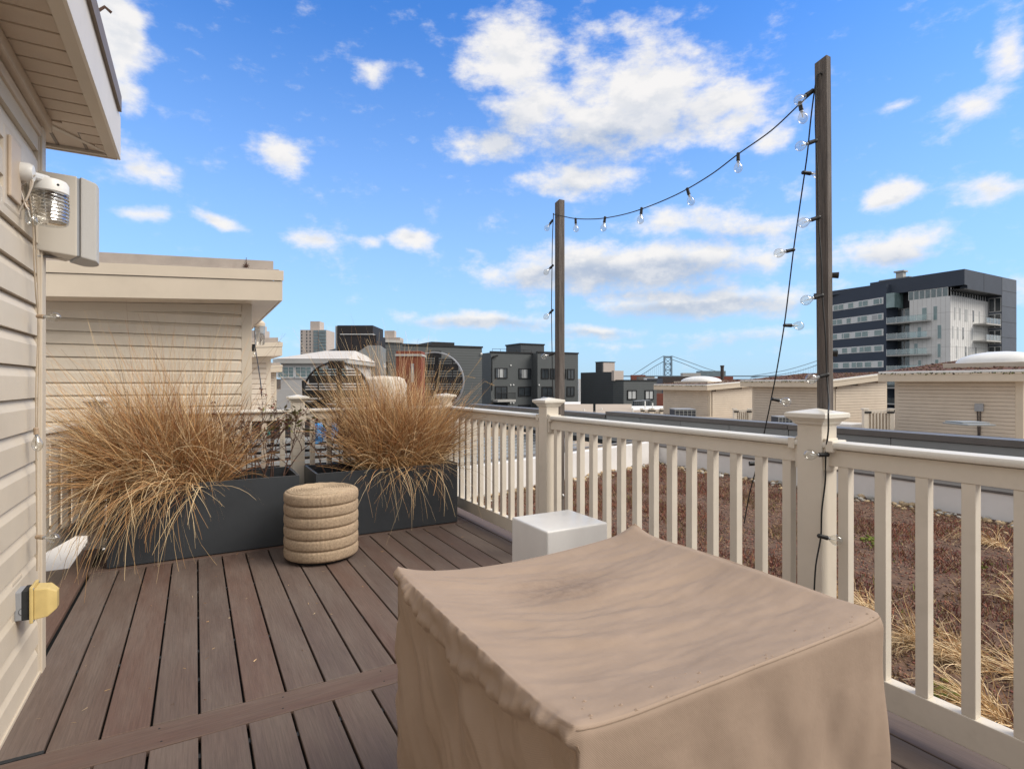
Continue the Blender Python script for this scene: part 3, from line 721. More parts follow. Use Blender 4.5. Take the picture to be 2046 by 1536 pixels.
# crushed lava grit over the soil
n = 42000
x = 2.24+rng.random(n)**1.35*4.6; y = rng.uniform(-.9, 7, n); ok = inside_roof(x, y); x, y = x[ok], y[ok]; n = len(x)
hump = lambda x, y: .018*np.sin(x*3.1+1)*np.cos(y*2.7)+.012*np.sin(x*7.3)*np.sin(y*6.1+2)
pos = np.stack([x, y, ZG+.002+0*x], 1)
pal = np.array([[.26, .12, .08], [.16, .08, .06], [.34, .22, .15], [.08, .05, .045], [.30, .19, .11], [.26, .10, .075]])
tri = scatter('lava_grit', pos, rng.uniform(.005, .011, n), pal[rng.integers(0, 6, n)]*rng.uniform(.7, 1.2, (n, 1)), 'grit', None)
tri['kind'] = 'stuff'
def ribbons(P0, D, Lg, W, nseg=5, droop=1.0, cols=None, curl=.0, wob=0.0):
    """blades: P0 (n,3) roots, D (n,3) start direction, Lg length, W width; bend towards the ground"""
    n = len(P0); p = P0.copy(); d = D/np.linalg.norm(D, axis=1, keepdims=True); seg = (Lg/nseg)[:, None]
    side = np.cross(d, rng.standard_normal((n, 3))); side /= np.linalg.norm(side, axis=1, keepdims=True)+1e-9
    rows = []; dr = droop if isinstance(droop, np.ndarray) else np.full(n, droop)
    kick = rng.standard_normal((n, 3))*curl
    for i in range(nseg+1):
        w = (W*(1-.70*(i/nseg)**1.8))[:, None]*.5
        rows.append(p-side*w); rows.append(p+side*w)
        p = p+d*seg
        d = d+np.stack([0*dr, 0*dr, -dr/nseg*(.3+1.5*i/nseg)], 1)+kick/nseg+wob*rng.standard_normal((n, 3))
        d /= np.linalg.norm(d, axis=1, keepdims=True)
    V = np.stack(rows, 1).reshape(-1, 3)
    m = 2*(nseg+1); base = (np.arange(n)*m)[:, None, None]
    q = np.array([[2*i, 2*i+1, 2*i+3, 2*i+2] for i in range(nseg)])[None]+base
    C = np.repeat(cols[:, None, :], m, 1).reshape(-1, 3) if cols is not None else None
    return V, q.reshape(-1, 4), C
# sedum mats: thousands of short red-brown stems in drifts
n = 110000
x = 2.24+rng.random(n)**1.2*4.7; y = rng.uniform(-.8, 7.0, n)
dn = np.array([noise.noise(Vector((a*1.5, b*1.5, 3.0)))+.45*noise.noise(Vector((a*5, b*5, 9.0))) for a, b in zip(x, y)])
keep = inside_roof(x, y) & (dn+rng.normal(0, .13, n) > -.05) & (x < PX-.28); x, y, dn = x[keep], y[keep], dn[keep]; n = len(x)
P0 = np.stack([x, y, np.full(n, ZG)], 1); D = np.stack([rng.normal(0, .55, n), rng.normal(0, .55, n), np.full(n, 1.0)], 1)
tone = np.array([noise.noise(Vector((a*1.1, b*1.1, 20.0))) for a, b in zip(x, y)])+rng.normal(0, .22, n)
ca = np.array([.25, .10, .065]); cb = np.array([.24, .16, .09]); cg = np.array([.15, .16, .035]); cp = np.array([.16, .06, .055])
cols = np.where(tone[:, None] > .08, ca, np.where(tone[:, None] > -.2, cp, cb)); g_ = rng.random(n) < .05; cols[g_] = cg
straw = rng.random(n) < .10; cols[straw] = np.array([.30, .20, .10])
cols = cols*rng.uniform(.55, 1.5, (n, 1))
V, Q, C = ribbons(P0, D, rng.uniform(.018, .05, n), rng.uniform(.004, .008, n), 2, .4, cols)
npmesh('sedum', V, Q, 'sedum', None, C, 'stuff', origin=(4.5, 3, ZG))['label'] = 'red-brown winter sedum carpeting the green roof'
# few moss pads
for k, (u, v) in enumerate(((1740, 1078), (1895, 1385), (1680, 978), (1760, 1090), (1950, 1130))):
    p = onZ(u, v, ZG); P_ = np.array(p)[None]+np.stack([rng.normal(0, .05, 60), rng.normal(0, .03, 60), rng.uniform(0, .01, 60)], 1)
    scatter('moss', P_, rng.uniform(.01, .02, 60), np.array([[.12, .14, .015]])*rng.uniform(.6, 1.3, (60, 1)), 'grit', None)

# ------------------------------------------------------------------ dry grass
STRAW = np.array([[.66, .45, .23], [.56, .32, .14], [.44, .23, .10], [.78, .60, .36], [.30, .14, .065], [.62, .46, .28], [.34, .23, .14]])
def grass_colors(n, w=None):
    return STRAW[rng.choice(len(STRAW), n, p=w)]*rng.uniform(.75, 1.2, (n, 1))
def merge(parts):
    V = []; Q = []; C = []; o = 0
    for v, q, c in parts: V.append(v); Q.append(q+o); C.append(c); o += len(v)
    return np.concatenate(V), np.concatenate(Q), np.concatenate(C)
def plume(tip, d, L_, col, n=60, r=.012):
    """bristly seed head lying along direction d behind tip"""
    t = rng.random(n); base = np.array(tip)[None]-np.array(d)[None]*(t*L_)[:, None]
    D = rng.standard_normal((n, 3))*.9+np.array(d)[None]*1.1
    return ribbons(base, D, rng.uniform(.6, 1.5, n)*r*(1-.35*t), np.full(n, .0016), 1, 0, col*rng.uniform(.8, 1.2, (n, 1)))
def roof_grass(u, v, lean, n=150, L_=.42, lab='', heads=26):
    p = onZ(u, v, ZG); th = thing('fountain_grass', lab, 'grass', p, 'flattened dry grass clumps on the green roof')
    P0 = np.array(p)[None]+np.stack([rng.normal(0, .035, n), rng.normal(0, .035, n), np.zeros(n)], 1)
    D = np.stack([rng.normal(lean[0], .55, n), rng.normal(lean[1], .55, n), np.abs(rng.normal(.55, .3, n))+.1], 1)
    V, Q, C = ribbons(P0, D, rng.uniform(.28, .72, n)*L_, rng.uniform(.003, .0055, n), 6, 1.5, grass_colors(n, [.2, .06, .02, .45, .02, .22, .03])*1.1, .9, .08)
    o = npmesh('blade_clump', V, Q, 'blade', th, C, 'stuff')
    pr = []
    for k in range(heads):
        d0 = np.array([rng.normal(lean[0], .4), rng.normal(lean[1], .4), rng.uniform(.35, .8)]); d0 /= np.linalg.norm(d0)
        l = L_*rng.uniform(.4, .85); pts = [np.array(p)]; d = d0.copy()
        for i in range(5): pts.append(pts[-1]+d*l/5); d = d+np.array([0, 0, -.20*(i+1)/2]); d /= np.linalg.norm(d)
        if pts[-1][2] < ZG+.01: pts[-1][2] = ZG+.02
        pr.append(plume(pts[-1]+d*.05, d, .075, np.array([[.72, .56, .35]]), 90, .012))
    V, Q, C = merge(pr); npmesh('seed_heads', V, Q, 'blade', th, C, 'stuff')
roof_grass(1995, 1440, (-.5, .9), 200, .50, 'dry grass clump nearest the railing at lower right')
roof_grass(2085, 1370, (-.2, .9), 170, .50, 'dry grass clump at the right edge of green roof')
roof_grass(1950, 1330, (-.6, .8), 190, .45, 'thick pale grass clump seen beyond the third baluster')
roof_grass(1850, 1290, (-.7, .7), 190, .42, 'pale grass clump in the middle of the flattened drift')
roof_grass(1760, 1230, (-.7, .6), 160, .40, 'dry grass clump just right of the near post')
roof_grass(1690, 1200, (-.6, .5), 120, .36, 'small dry grass clump behind the near post')
roof_grass(1990, 1090, (-.4, .5), 110, .45, 'dry grass clump close to the river stones at right')
roof_grass(2050, 1210, (.2, .5), 90, .40, 'sparse dry grass clump at right edge below stones')

# planters -------------------------------------------------------------
def planter(x0, x1, y0, y1, h, lab):
    th = thing('planter', lab, 'planter', ((x0+x1)/2, (y0+y1)/2, 0), 'charcoal trough planters')
    t = .018
    z0 = .006
    for a in ((x0, x1, y0, y0+t), (x0, x1, y1-t, y1)): MB().box(*a, z0, h).build('long_side', 'planter', th, bevel=.002)
    for a in ((x0+.0003, x0+t, y0+t, y1-t), (x1-t, x1-.0003, y0+t, y1-t)): MB().box(*a, z0, h-.0005).build('short_side', 'planter', th, bevel=.001)
    MB().box(x0+t, x1-t, y0+t, y1-t, .01, .03).build('bottom', 'planter', th)
    mb = MB(); e = .003
    for a in ((x0-.001, x1+.001, y0-.001, y0+e), (x0-.001, x0+e, y0+e, y1), (x1-e, x1+.001, y0+e, y1)): mb.box(*a, h, h+.002)
    mb.build('rim', 'planter_edge', th)
    bm = MB(); nx = 30; ny = 12
    for i in range(nx+1):
        for j in range(ny+1):
            X = x0+t+(x1-x0-2*t)*i/nx; Y = y0+t+(y1-y0-2*t)*j/ny; bm.v.append((X, Y, h-.10+.02*noise.noise(Vector((X*9, Y*9, 0)))))
    for i in range(nx):
        for j in range(ny): bm.f.append((i*(ny+1)+j, (i+1)*(ny+1)+j, (i+1)*(ny+1)+j+1, i*(ny+1)+j+1))
    bm.build('soil', 'soil', th, smooth=True)
    return th
planter(-.498, .675, 4.40, 4.92, .510, 'charcoal trough planter at left with drooping straw grass')
planter(.793, 1.963, 4.40, 4.92, .510, 'charcoal trough planter at right under upright straw grass')

def clump(name_lab, x0, x1, y0, y1, zb, groups, heads=(), seed=1):
    th = thing('ornamental_grass', name_lab, 'grass', ((x0+x1)/2, (y0+y1)/2, zb))
    parts = []
    for (n, az, azs, elv, els, Lm, Ls, droop, drs, W, wts, curl) in groups:
        a = rng.normal(az, azs, n) if azs < 9 else rng.uniform(0, 2*math.pi, n)
        e = rng.normal(elv, els, n)
        D = np.stack([np.cos(a)*np.cos(e), np.sin(a)*np.cos(e), np.sin(e)], 1)
        P0 = np.stack([rng.uniform(x0, x1, n), rng.uniform(y0, y1, n), np.full(n, zb)], 1)
        Lg = np.clip(rng.normal(Lm, Ls, n), .08, None); dr = np.clip(rng.normal(droop, drs, n), 0, None)
        parts.append(ribbons(P0, D, Lg, rng.uniform(.6, 1.3, n)*W, 8, dr, grass_colors(n, wts), curl, .05))
    V, Q, C = merge(parts)
    npmesh('blades', V, Q, 'blade', th, C, 'stuff')
    if heads:
        pr = []; st = MB()
        for (u, v, dx, dz, l) in heads:
            tip = onY(u, v, (y0+y1)/2-.05); d = np.array([dx, -.1, dz]); d /= np.linalg.norm(d)
            pr.append(plume(np.array(tip), d, l, np.array([[.50, .36, .20]]), 90, .013))
            root = Vector((min(max(tip.x-.2*dx, x0), x1), (y0+y1)/2, zb)); e = Vector(tip)-Vector(d)*l
            mid = (root+e)/2+Vector((-(dx)*.05, 0, .08)); st.tube([root, root.lerp(mid, .5)+Vector((0, 0, .03)), mid, mid.lerp(e, .6)+Vector((0, 0, .02)), e, Vector(tip)], .0011, 3)
        V, Q, C = merge(pr); npmesh('seed_heads', V, Q, 'blade', th, C, 'stuff'); st.build('flower_stalks', 'blade_plain', th)['kind'] = 'stuff'
    return th
mat('blade_plain', (.42, .29, .14), .6, .1, 10)
PI = math.pi
W1 = [.22, .22, .14, .16, .10, .10, .06]; W2 = [.26, .22, .10, .22, .05, .10, .05]; WD = [.08, .24, .28, .04, .26, .04, .06]
clump('big straw grass spilling left and over the front of its planter', -.40, .14, 4.48, 4.84, .42, [
    # n, azimuth, spread, elevation, spread, length, spread, droop, spread, width, weights, curl
    (2300, 0, 99, 1.10, .24, .60, .15, .45, .25, .0048, WD, .35),
    (1900, PI*.99, .55, .80, .28, .70, .14, 1.0, .35, .0046, W1, .45),
    (1100, -PI*.74, .34, .75, .28, .60, .13, 1.6, .45, .0050, W1, .6),
    (900, .0, .60, .95, .22, .50, .12, .85, .35, .0046, W1, .45),
    (700, PI*.98, .6, 1.0, .22, .92, .15, .40, .25, .0032, W2, .22),
    (260, 0, 99, 1.25, .16, 1.12, .14, .10, .1, .0028, W2, .14),
    (230, -PI*.68, .17, .50, .22, .80, .16, 3.0, .5, .0052, W2, .9)])
clump('tall upright straw grass with feathery heads in the right planter', 1.26, 1.80, 4.48, 4.84, .42, [
    (2600, 0, 99, 1.14, .24, .62, .14, .35, .25, .0048, WD, .35),
    (1200, PI*.98, .6, .98, .24, .66, .15, .55, .3, .0046, W1, .4),
    (1300, .05, .5, .98, .24, .64, .13, .65, .35, .0046, W1, .4),
    (420, -PI/2, .6, .85, .24, .48, .12, 1.3, .4, .0048, W1, .7),
    (460, PI*.95, .55, 1.12, .16, .92, .14, .2, .1, .0034, W2, .18),
    (330, .1, .7, 1.12, .18, .84, .12, .3, .15, .0032, W2, .2),
    (150, PI*.8, .9, 1.30, .12, 1.12, .12, .1, .1, .0028, W2, .12),
    (70, -PI/2, .40, .5, .22, .62, .14, 3.0, .5, .0050, W2, 1.0)],
    heads=((962, 715, .6, .8, .10), (948, 755, .9, -.2, .09), (897, 706, .5, .8, .09), (860, 700, .2, .9, .09), (838, 708, -.5, .8, .08), (880, 722, .1, .9, .08), (987, 770, .9, -.4, .1), (925, 742, .6, .6, .08), (905, 735, .7, .5, .07), (728, 690, -.5, .8, .08), (715, 712, -.6, .7, .07), (850, 735, -.2, .9, .08), (780, 725, -.4, .9, .07), (872, 742, .3, .9, .08)))

# bare shrubs
def shrub(lab, stems, leafc, nleaf, leafm='leaf_red', z0=.42, y=4.66, leaf_len=.03):
    x = stems[0][0]; th = thing('bare_shrub', lab, 'shrub', (x, y, z0))
    mb = MB(); tips = []
    def grow(p, d, l, r, depth):
        pts = [p]; rs = [r]
        for i in range(4):
            d = (d+Vector((random.gauss(0, .13), random.gauss(0, .13), random.gauss(.03, .08)))).normalized(); p = p+d*l/4; pts.append(p); rs.append(r*(1-.13*(i+1)))
            if depth > 0 and i > 0 and random.random() < .85:
                sd = (d*.8+Vector((random.gauss(0, .7), random.gauss(0, .5), random.uniform(-.1, .5)))).normalized(); grow(p, sd, l*random.uniform(.4, .65), r*.55, depth-1)
        mb.tube(pts, rs, 5); tips.extend(pts[-2:])
        if depth > 0: grow(p, d, l*.55, r*.6, depth-1)
    for (sx, dx, l) in stems: grow(Vector((sx, y+random.uniform(-.08, .08), z0)), Vector((dx, random.uniform(-.15, .15), 1)).normalized(), l, .0065, 3)
    mb.build('stems', 'twig', th)
    if nleaf:
        lm = MB()
        for k in range(nleaf):
            p = random.choice(tips); 
            if leafc and p.z < leafc: continue
            d = Vector((random.gauss(0, 1), random.gauss(0, 1), random.uniform(-.3, 1))).normalized(); s = d.cross(Vector((random.random(), random.random(), random.random()))).normalized()*leaf_len*.22
            L_ = leaf_len*random.uniform(.6, 1.3); lm.add([p, p+d*L_*.5+s, p+d*L_, p+d*L_*.5-s], [(0, 1, 2, 3)])
        lm.build('leaves', leafm, th)['kind'] = 'stuff'
random.seed(11)
shrub('bare dark shrub nearest the straw grass in left planter', [(.28, -.15, .28), (.33, .05, .34), (.37, .15, .30), (.31, -.05, .36)], .7, 50)
shrub('bare brown shrub with reddish tips in middle of left planter', [(.41, -.05, .38), (.45, .1, .33), (.48, -.2, .32), (.43, .2, .36)], .72, 110)
shrub('shrub with narrow olive leaves at right of left planter', [(.52, .12, .32), (.50, .25, .30), (.56, .3, .30), (.58, .05, .33)], .82, 150, 'leaf_green', leaf_len=.05)
shrub('bare forked shrub with red leaves at left end of right planter', [(.93, -.60, .32), (.96, -.1, .32), (.99, .2, .30)], .72, 45)
shrub('bare twiggy shrub beside the upright grass in right planter', [(1.06, -.2, .32), (1.10, .15, .32), (1.14, .3, .28)], .75, 36)

nd = 90; dp = np.stack([rng.uniform(-.5, 2.0, nd), rng.uniform(2.4, 4.35, nd), np.full(nd, .002)], 1)
V, Q, C = ribbons(dp, np.stack([rng.normal(0, 1, nd), rng.normal(0, 1, nd), np.full(nd, .02)], 1), rng.uniform(.006, .03, nd), rng.uniform(.0015, .003, nd), 2, .0, grass_colors(nd, W2))
npmesh('grass_litter', V, Q, 'blade', None, C, 'stuff', origin=(.75, 3.4, 0))
# ------------------------------------------------------------------ rope pouf
pf = thing('rope_pouf', 'round rope-wrapped pouf stool standing before the planters', 'stool', (.76, 4.005, 0))
def pouf():
    cx, cy = .76, 4.005; R_ = .244; nb = 6; h0 = .022; hb = .0735; N = 96
    for b in range(nb):
        prof = []
        for i in range(9):
            t = i/8.0; prof.append((R_-.010+.012*max(0, math.sin(math.pi*t))**.28, h0+hb*(b+t*.985)))
        me = bpy.data.meshes.new('rope_band'); vs = []; fs = []; uvs = []
        for r, z in prof:
            for k in range(N): a = 2*math.pi*k/N; vs.append((r*math.cos(a), r*math.sin(a), z))
        for i in range(len(prof)-1):
            for k in range(N): fs.append((i*N+k, i*N+(k+1) % N, (i+1)*N+(k+1) % N, (i+1)*N+k)); uvs += [(k/N, (b+i/8)), ((k+1)/N, (b+i/8)), ((k+1)/N, (b+(i+1)/8)), (k/N, (b+(i+1)/8))]
        fs += [tuple(range(N))[::-1], tuple(range((len(prof)-1)*N, len(prof)*N))]; uvs += [(0, 0)]*(2*N)
        me.from_pydata(vs, [], fs); ul = me.uv_layers.new(name='UVMap')
        for i, uv in enumerate(uvs): ul.data[i].uv = uv
        me.materials.append(MATS['rope']); me.polygons.foreach_set('use_smooth', [True]*len(me.polygons)); me.set_sharp_from_angle(angle=.8)
        o = bpy.data.objects.new('rope_band', me); COL.objects.link(o); link(o, pf, (cx, cy, 0))
    zt_ = h0+hb*nb
    # top: coiled braid
    pts = []; turns = 13
    for i in range(turns*64):
        t = i/(turns*64); r = .010+(.206)*t; a = t*turns*2*math.pi
        pts.append((cx+r*math.cos(a), cy+r*math.sin(a), zt_+.004+.0016*math.sin(a*14+ (int(a/6.283))*2.1)))
    MB().tube(pts, .0082, 6).build('coiled_top', 'rope_plain', pf, smooth=True)
    MB().lathe([(.228, 0), (.222, .012), (.214, .015), (.1, .008), (.01, .006)], (cx, cy, zt_-.006), 64).build('top_pad', 'rope_plain', pf, smooth=True)
    st = MB()
    for k in range(64):
        a = 2*math.pi*k/64; r = .2145; st.tube([(cx+r*math.cos(a), cy+r*math.sin(a), zt_+.006), (cx+r*math.cos(a+.05), cy+r*math.sin(a+.05), zt_+.0075)], .0022, 4)
    st.build('stitching', 'drip', pf)
    MB().lathe([(.20, 0), (.205, .02), (.2, .022)], (cx, cy, .0), 32).build('base', 'gasket', pf)
mat('rope_plain', (.41, .31, .21), .8, .25, 45, bump=.6, bscale=160)
pouf()

# ------------------------------------------------------------------ marble cube
def cube():
    mb = MB().box(1.535, 1.925, 2.34, 2.70, 0, .452)
    o = mb.build('side_table', 'marble', None, smooth=True, bevel=.012, seg=3)
    tag(o, 'white marble cube side table between covered furniture and railing', 'side table')
cube()

# ------------------------------------------------------------------ furniture cover
def cover():
    x0, x1, y0, y1, zc = .462, 1.315, .640, 1.452, .705
    th = thing('furniture_cover', 'taupe fabric cover draped over boxy patio furniture in the foreground', 'cover', ((x0+x1)/2, (y0+y1)/2, 0))
    NX, NY, NZ = 110, 210, 140
    V = {}; vs = []; fs = []
    hx, hy = (x1-x0)/2, (y1-y0)/2; cx, cy = (x0+x1)/2, (y0+y1)/2
    def shape(a, b, c):      # a,b in -1..1, c = 0 floor..1 top
        X, Y, Zz = a*hx, b*hy, c*zc
        r = .022+.026*max(0, a)**4
        ix = max(-(hx-r), min(hx-r, X)); iy = max(-(hy-r), min(hy-r, Y)); iz = min(zc-r, Zz)
        d = Vector((X-ix, Y-iy, Zz-iz)); 
        n = Vector((0, 0, 1))
        if d.length > 1e-7: n = d.normalized(); p = Vector((ix, iy, iz))+n*r
        else: p = Vector((X, Y, Zz))
        w = max(0, min(1, (Zz-(zc-.10))/.10))
        # top hangs between its four corners
        u_, v_ = (a+1)/2, (b+1)/2
        eb = 4*u_*(1-u_); ea = 4*v_*(1-v_)
        sag = .050*(eb*ea)**.7 + .034*eb*v_**3*(1.3-.6*u_) - .012*ea*u_**4
        sag -= .014*(abs(a)*abs(b))**9+.010*max(0, a*b)**12*(b > 0)
        if b > .2 and a > .2: sag -= .016*math.exp(-((1-a)**2+(1-b)**2)/.03)
        p.z -= sag*(w if c < 1 else 1)
        # broad ripples on top, running from the peak
        q = Vector((p.x+cx, p.y+cy, p.z))
        if c >= .999:
            k = noise.noise(Vector((q.x*2.6-q.y*1.2, q.y*9+q.x*2.0, 1.7)))*.012+noise.noise(Vector((q.x*6, q.y*26+q.x*6, 4)))*.0060+noise.noise(Vector((q.x*14, q.y*50, 9)))*.0018
            p.z += k*(1-max(abs(a), abs(b))**6)
            rid = math.sin((q.y*1.0+.25*q.x+.05*noise.noise(q*4))*46)
            p.z += .0050*max(0, rid)**1.5*math.exp(-((u_-.60)**2)/.07)*math.exp(-((v_-.62)**2)/.06)
        else:
            side = Vector((p.x/hx, p.y/hy, 0)); nn_ = Vector((side.x if abs(side.x) > abs(side.y) else 0, side.y if abs(side.y) >= abs(side.x) else 0, 0))
            if nn_.length > 0: nn_.normalize()
            tpos = q.y if abs(side.x) > abs(side.y) else q.x
            dn_ = max(0, 1-c)
            fold = noise.noise(Vector((tpos*7+q.z*2.5, q.z*1.6, 8)))*(.022 if side.x < .95 else .006)+noise.noise(Vector((tpos*17-q.z*6, q.z*4, 2)))*.008
            if abs(side.x) > abs(side.y) and side.x < 0:      # left side hangs in deeper diagonal folds
                fold += .026*noise.noise(Vector((tpos*9-q.z*9, tpos*2+q.z*3, 15)))-.012*abs(noise.noise(Vector((tpos*20-q.z*16, q.z*7, 5))))
                crease = .022+.055*math.sin(math.pi*min(1, max(0, v_)))**1.2+.008*noise.noise(Vector((tpos*9, 3, 3)))
                dd = zc-q.z-crease
                fold2 = .010*math.exp(-((dd+.014)/.013)**2)-.012*min(1, max(0, dd/.014))*math.exp(-max(0, dd)/.12)
                fold2 += .011*noise.noise(Vector((tpos*55, q.z*18, 7)))*math.exp(-(dd/.016)**2)+.004*noise.noise(Vector((tpos*90, q.z*60, 1)))*math.exp(-(dd/.022)**2)
                fold2 += .005*noise.noise(Vector((tpos*26, q.z*26, 11)))*math.exp(-max(0, dd)/.05)
                p += nn_*fold2*min(1, dn_*30)
            p += nn_*fold*min(1, dn_*5)
            # puckered hem of the top panel
        if abs(a+1) < .09 or abs(b+1) < .02:
            pk = noise.noise(Vector((q.x*30, q.y*46, q.z*30)))
            ridge = math.exp(-((zc-.02-p.z)/.03)**2)
            if abs(a+1) < .09: p += Vector((-1, 0, .6)).normalized()*max(0, pk)*.008*ridge
        return p+Vector((cx, cy, 0))
    def vid(key, a, b, c):
        if key not in V: V[key] = len(vs); vs.append(shape(a, b, c))
        return V[key]
    def K(i, j, k): return (i, j, k)
    def get(i, j, k): return vid((i, j, k), -1+2*i/NX, -1+2*j/NY, k/NZ)
    for i in range(NX):
        for j in range(NY): fs.append((get(i, j, NZ), get(i+1, j, NZ), get(i+1, j+1, NZ), get(i, j+1, NZ)))
    for k in range(NZ):
        for i in range(NX):
            fs.append((get(i, 0, k), get(i+1, 0, k), get(i+1, 0, k+1), get(i, 0, k+1)))
            fs.append((get(i+1, NY, k), get(i, NY, k), get(i, NY, k+1), get(i+1, NY, k+1)))
        for j in range(NY):
            fs.append((get(0, j+1, k), get(0, j, k), get(0, j, k+1), get(0, j+1, k+1)))
            fs.append((get(NX, j, k), get(NX, j+1, k), get(NX, j+1, k+1), get(NX, j, k+1)))
    mb = MB(); mb.v = vs; mb.f = fs
    o = mb.build('canvas', 'cover', th)
    o.data.polygons.foreach_set('use_smooth', [True]*len(o.data.polygons))
    # seam along the front top edge, puckered blobs of piping along the left edge
    sm = MB(); pts = []
    for i in range(1, NX-2, 1):
        p = shape(-1+2*i/NX, -1, 1-.024/zc*.35); pts.append(p+Vector((0, -.0012, .0)))
    sm.tube(pts, .0007, 5)
    sm.tube([shape(-1+.02, -1, 1-.03/zc), shape(-1, -1, 1-.06/zc)+Vector((.004, -.004, 0)), shape(-1, -1, .75)+Vector((.004, -.004, 0)), shape(-1, -1, .5)+Vector((.004, -.004, 0))], .002, 5)
    sm.build('seam', 'cover_seam', th, smooth=True)
    pk = MB()
    for k in range(0):
        t = random.random(); b_ = -1+2*(.25+.72*t)*.62
        c_ = 1-(.022+.045*abs(random.gauss(0, .35))+.05*max(0, math.sin((b_+1)*2.2)))/zc
        p = shape(-1, b_, c_); s = random.uniform(.002, .0065)
        pk.tube([p+Vector((.001, -s*2.2, s*1.2)), p+Vector((0, -s, s*.6)), p+Vector((0, 0, 0)), p+Vector((0, s, -s*.8)), p+Vector((.001, s*2.2, -s*1.5))], [s*.1, s*.42, s*.5, s*.4, s*.1], 8)
    for k in range(34):
        a_ = random.uniform(-.9, .9); b_ = -1+abs(random.gauss(0, .09)); p = shape(a_, b_, 1); s = random.uniform(.0012, .0028)
        pk.tube([p+Vector((-s*1.8, 0, -s*.4)), p+Vector((0, 0, s*.25)), p+Vector((s*1.8, 0, -s*.4))], [s*.4, s*.8, s*.4], 6)
    pk.build('seam_puckers', 'cover', th, smooth=True)['kind'] = 'stuff'
mat('cover_seam', (.23, .165, .115), .8, .1, 30)
random.seed(5)
cover()

# ------------------------------------------------------------------ wooden poles
def pole(x, y, sx, sy, ztop, lean, lab):
    o = MB()
    n = 14; vs = []
    for i in range(n+1):
        t = i/n; z = ZG+(ztop-ZG)*t; ox = lean*(t-.45)*.02
        w = .0008*noise.noise(Vector((z*3, x, y)))
        for a, b in ((-1, -1), (1, -1), (1, 1), (-1, 1)): vs.append((x+a*sx/2+w, y+b*sy/2+ox, z+(.012*(b > 0)*-1+.0 if i == n else 0)))
    fs = [(i*4+k, i*4+(k+1) % 4, (i+1)*4+(k+1) % 4, (i+1)*4+k) for i in range(n) for k in range(4)]+[(3, 2, 1, 0), (n*4, n*4+1, n*4+2, n*4+3)]
    o.add(vs, fs); ob = o.build('wooden_pole', 'wood_grey', None, bevel=.002)
    return tag(ob, lab, 'pole', 'weathered poles carrying the string lights')
pole(2.212, 1.325, .030, .050, 2.515, 1, 'tall weathered grey wood pole behind the nearer railing post')
pole(2.215, 3.215, .045, .055, 2.475, 0, 'weathered grey wood pole behind the farther railing post')

# ------------------------------------------------------------------ string lights
def bulb_parts(th, p, d, sock='black_plastic', r=.0205, sl=.033, sr=.0080, glen=.050, pear=False):
    """socket hanging from cord at p pointing along d, then glass globe with filament"""
    p = Vector(p); d = Vector(d).normalized()
    MB().lathe([(sr*.75, -.004), (sr*1.05, 0), (sr*.95, .006), (sr, sl*.55), (sr*1.08, sl), (sr*.7, sl+.001)], p, 14, d).build('socket', sock, th, smooth=True)
    MB().lathe([(sr*.62, 0), (sr*.70, .004), (sr*.60, .008), (sr*.5, .010)], p+d*sl, 12, d).build('screw_base', 'galv', th, smooth=True)
    prof = []
    for i in range(13):
        t = i/12; 
        if pear: rr_ = r*(.36+.64*math.sin(min(1, t/.62)*math.pi/2)**1.7) if t < .62 else r*math.cos((t-.62)/.38*math.pi/2)**.62
        else: rr_ = r*(.42+.58*math.sin(min(1, t/.55)*math.pi/2)**1.2) if t < .55 else r*math.cos((t-.55)/.45*math.pi/2)**.6
        prof.append((max(rr_, .0008), t*glen))
    b = MB().lathe(prof, p+d*(sl+.008), 18, d).build('bulb', 'bulb_glass', th, smooth=True)
    q = p+d*(sl+.008); s = d.cross(Vector((.3, .5, .8))).normalized()
    fl = MB().tube([q, q+d*glen*.42], .0022, 5)
    fl.tube([q+d*glen*.35-s*.001, q+d*glen*.62-s*.006, q+d*glen*.66, q+d*glen*.62+s*.006, q+d*glen*.35+s*.001], .0006, 4)
    fl.build('filament', 'white_plastic', th)
def smoothpath(pts, k=6):
    P = [Vector(p) for p in pts]; out = []
    for i in range(len(P)-1):
        a = P[max(i-1, 0)]; b = P[i]; c = P[i+1]; d = P[min(i+2, len(P)-1)]
        for j in range(k):
            t = j/k; out.append(.5*((2*b)+(-a+c)*t+(2*a-5*b+4*c-d)*t*t+(-a+3*b-3*c+d)*t**3))
    out.append(P[-1]); return out
def strand(lab, pts, bulbs, r=.0031, cordm='cord_black', sock='black_plastic', k=6, **kw):
    th = thing('string_lights', lab, 'string lights', pts[0])
    MB().tube(smoothpath(pts, k), r, 5).build('cord', cordm, th)
    for p, d in bulbs: bulb_parts(th, p, d, sock, **kw)
    return th
SX = 2.178
def sp(u, v, X=SX): return onX(u, v, X)
D_ = lambda du, dv: Vector((CS*du, -SN*du, -dv))       # a direction given as right / down in the lens plane
strand('black string lights slung between the two wooden poles',
    [sp(1105, 428), sp(1128, 433), sp(1150, 437), sp(1180, 438), sp(1208, 436), sp(1245, 429), sp(1282, 418), sp(1330, 399), sp(1373, 378), sp(1425, 346), sp(1475, 308), sp(1540, 262), sp(1598, 208), sp(1622, 187), sp(1632, 180)],
    [(sp(1150, 437), D_(.05, 1)), (sp(1209, 434), D_(-.15, 1)), (sp(1282, 416), D_(-.1, 1)), (sp(1373, 377), D_(.3, 1)), (sp(1475, 307), D_(0, 1)), (sp(1598, 205), D_(.2, 1)), (sp(1624, 181), D_(-.8, .55))])
XB = 2.172
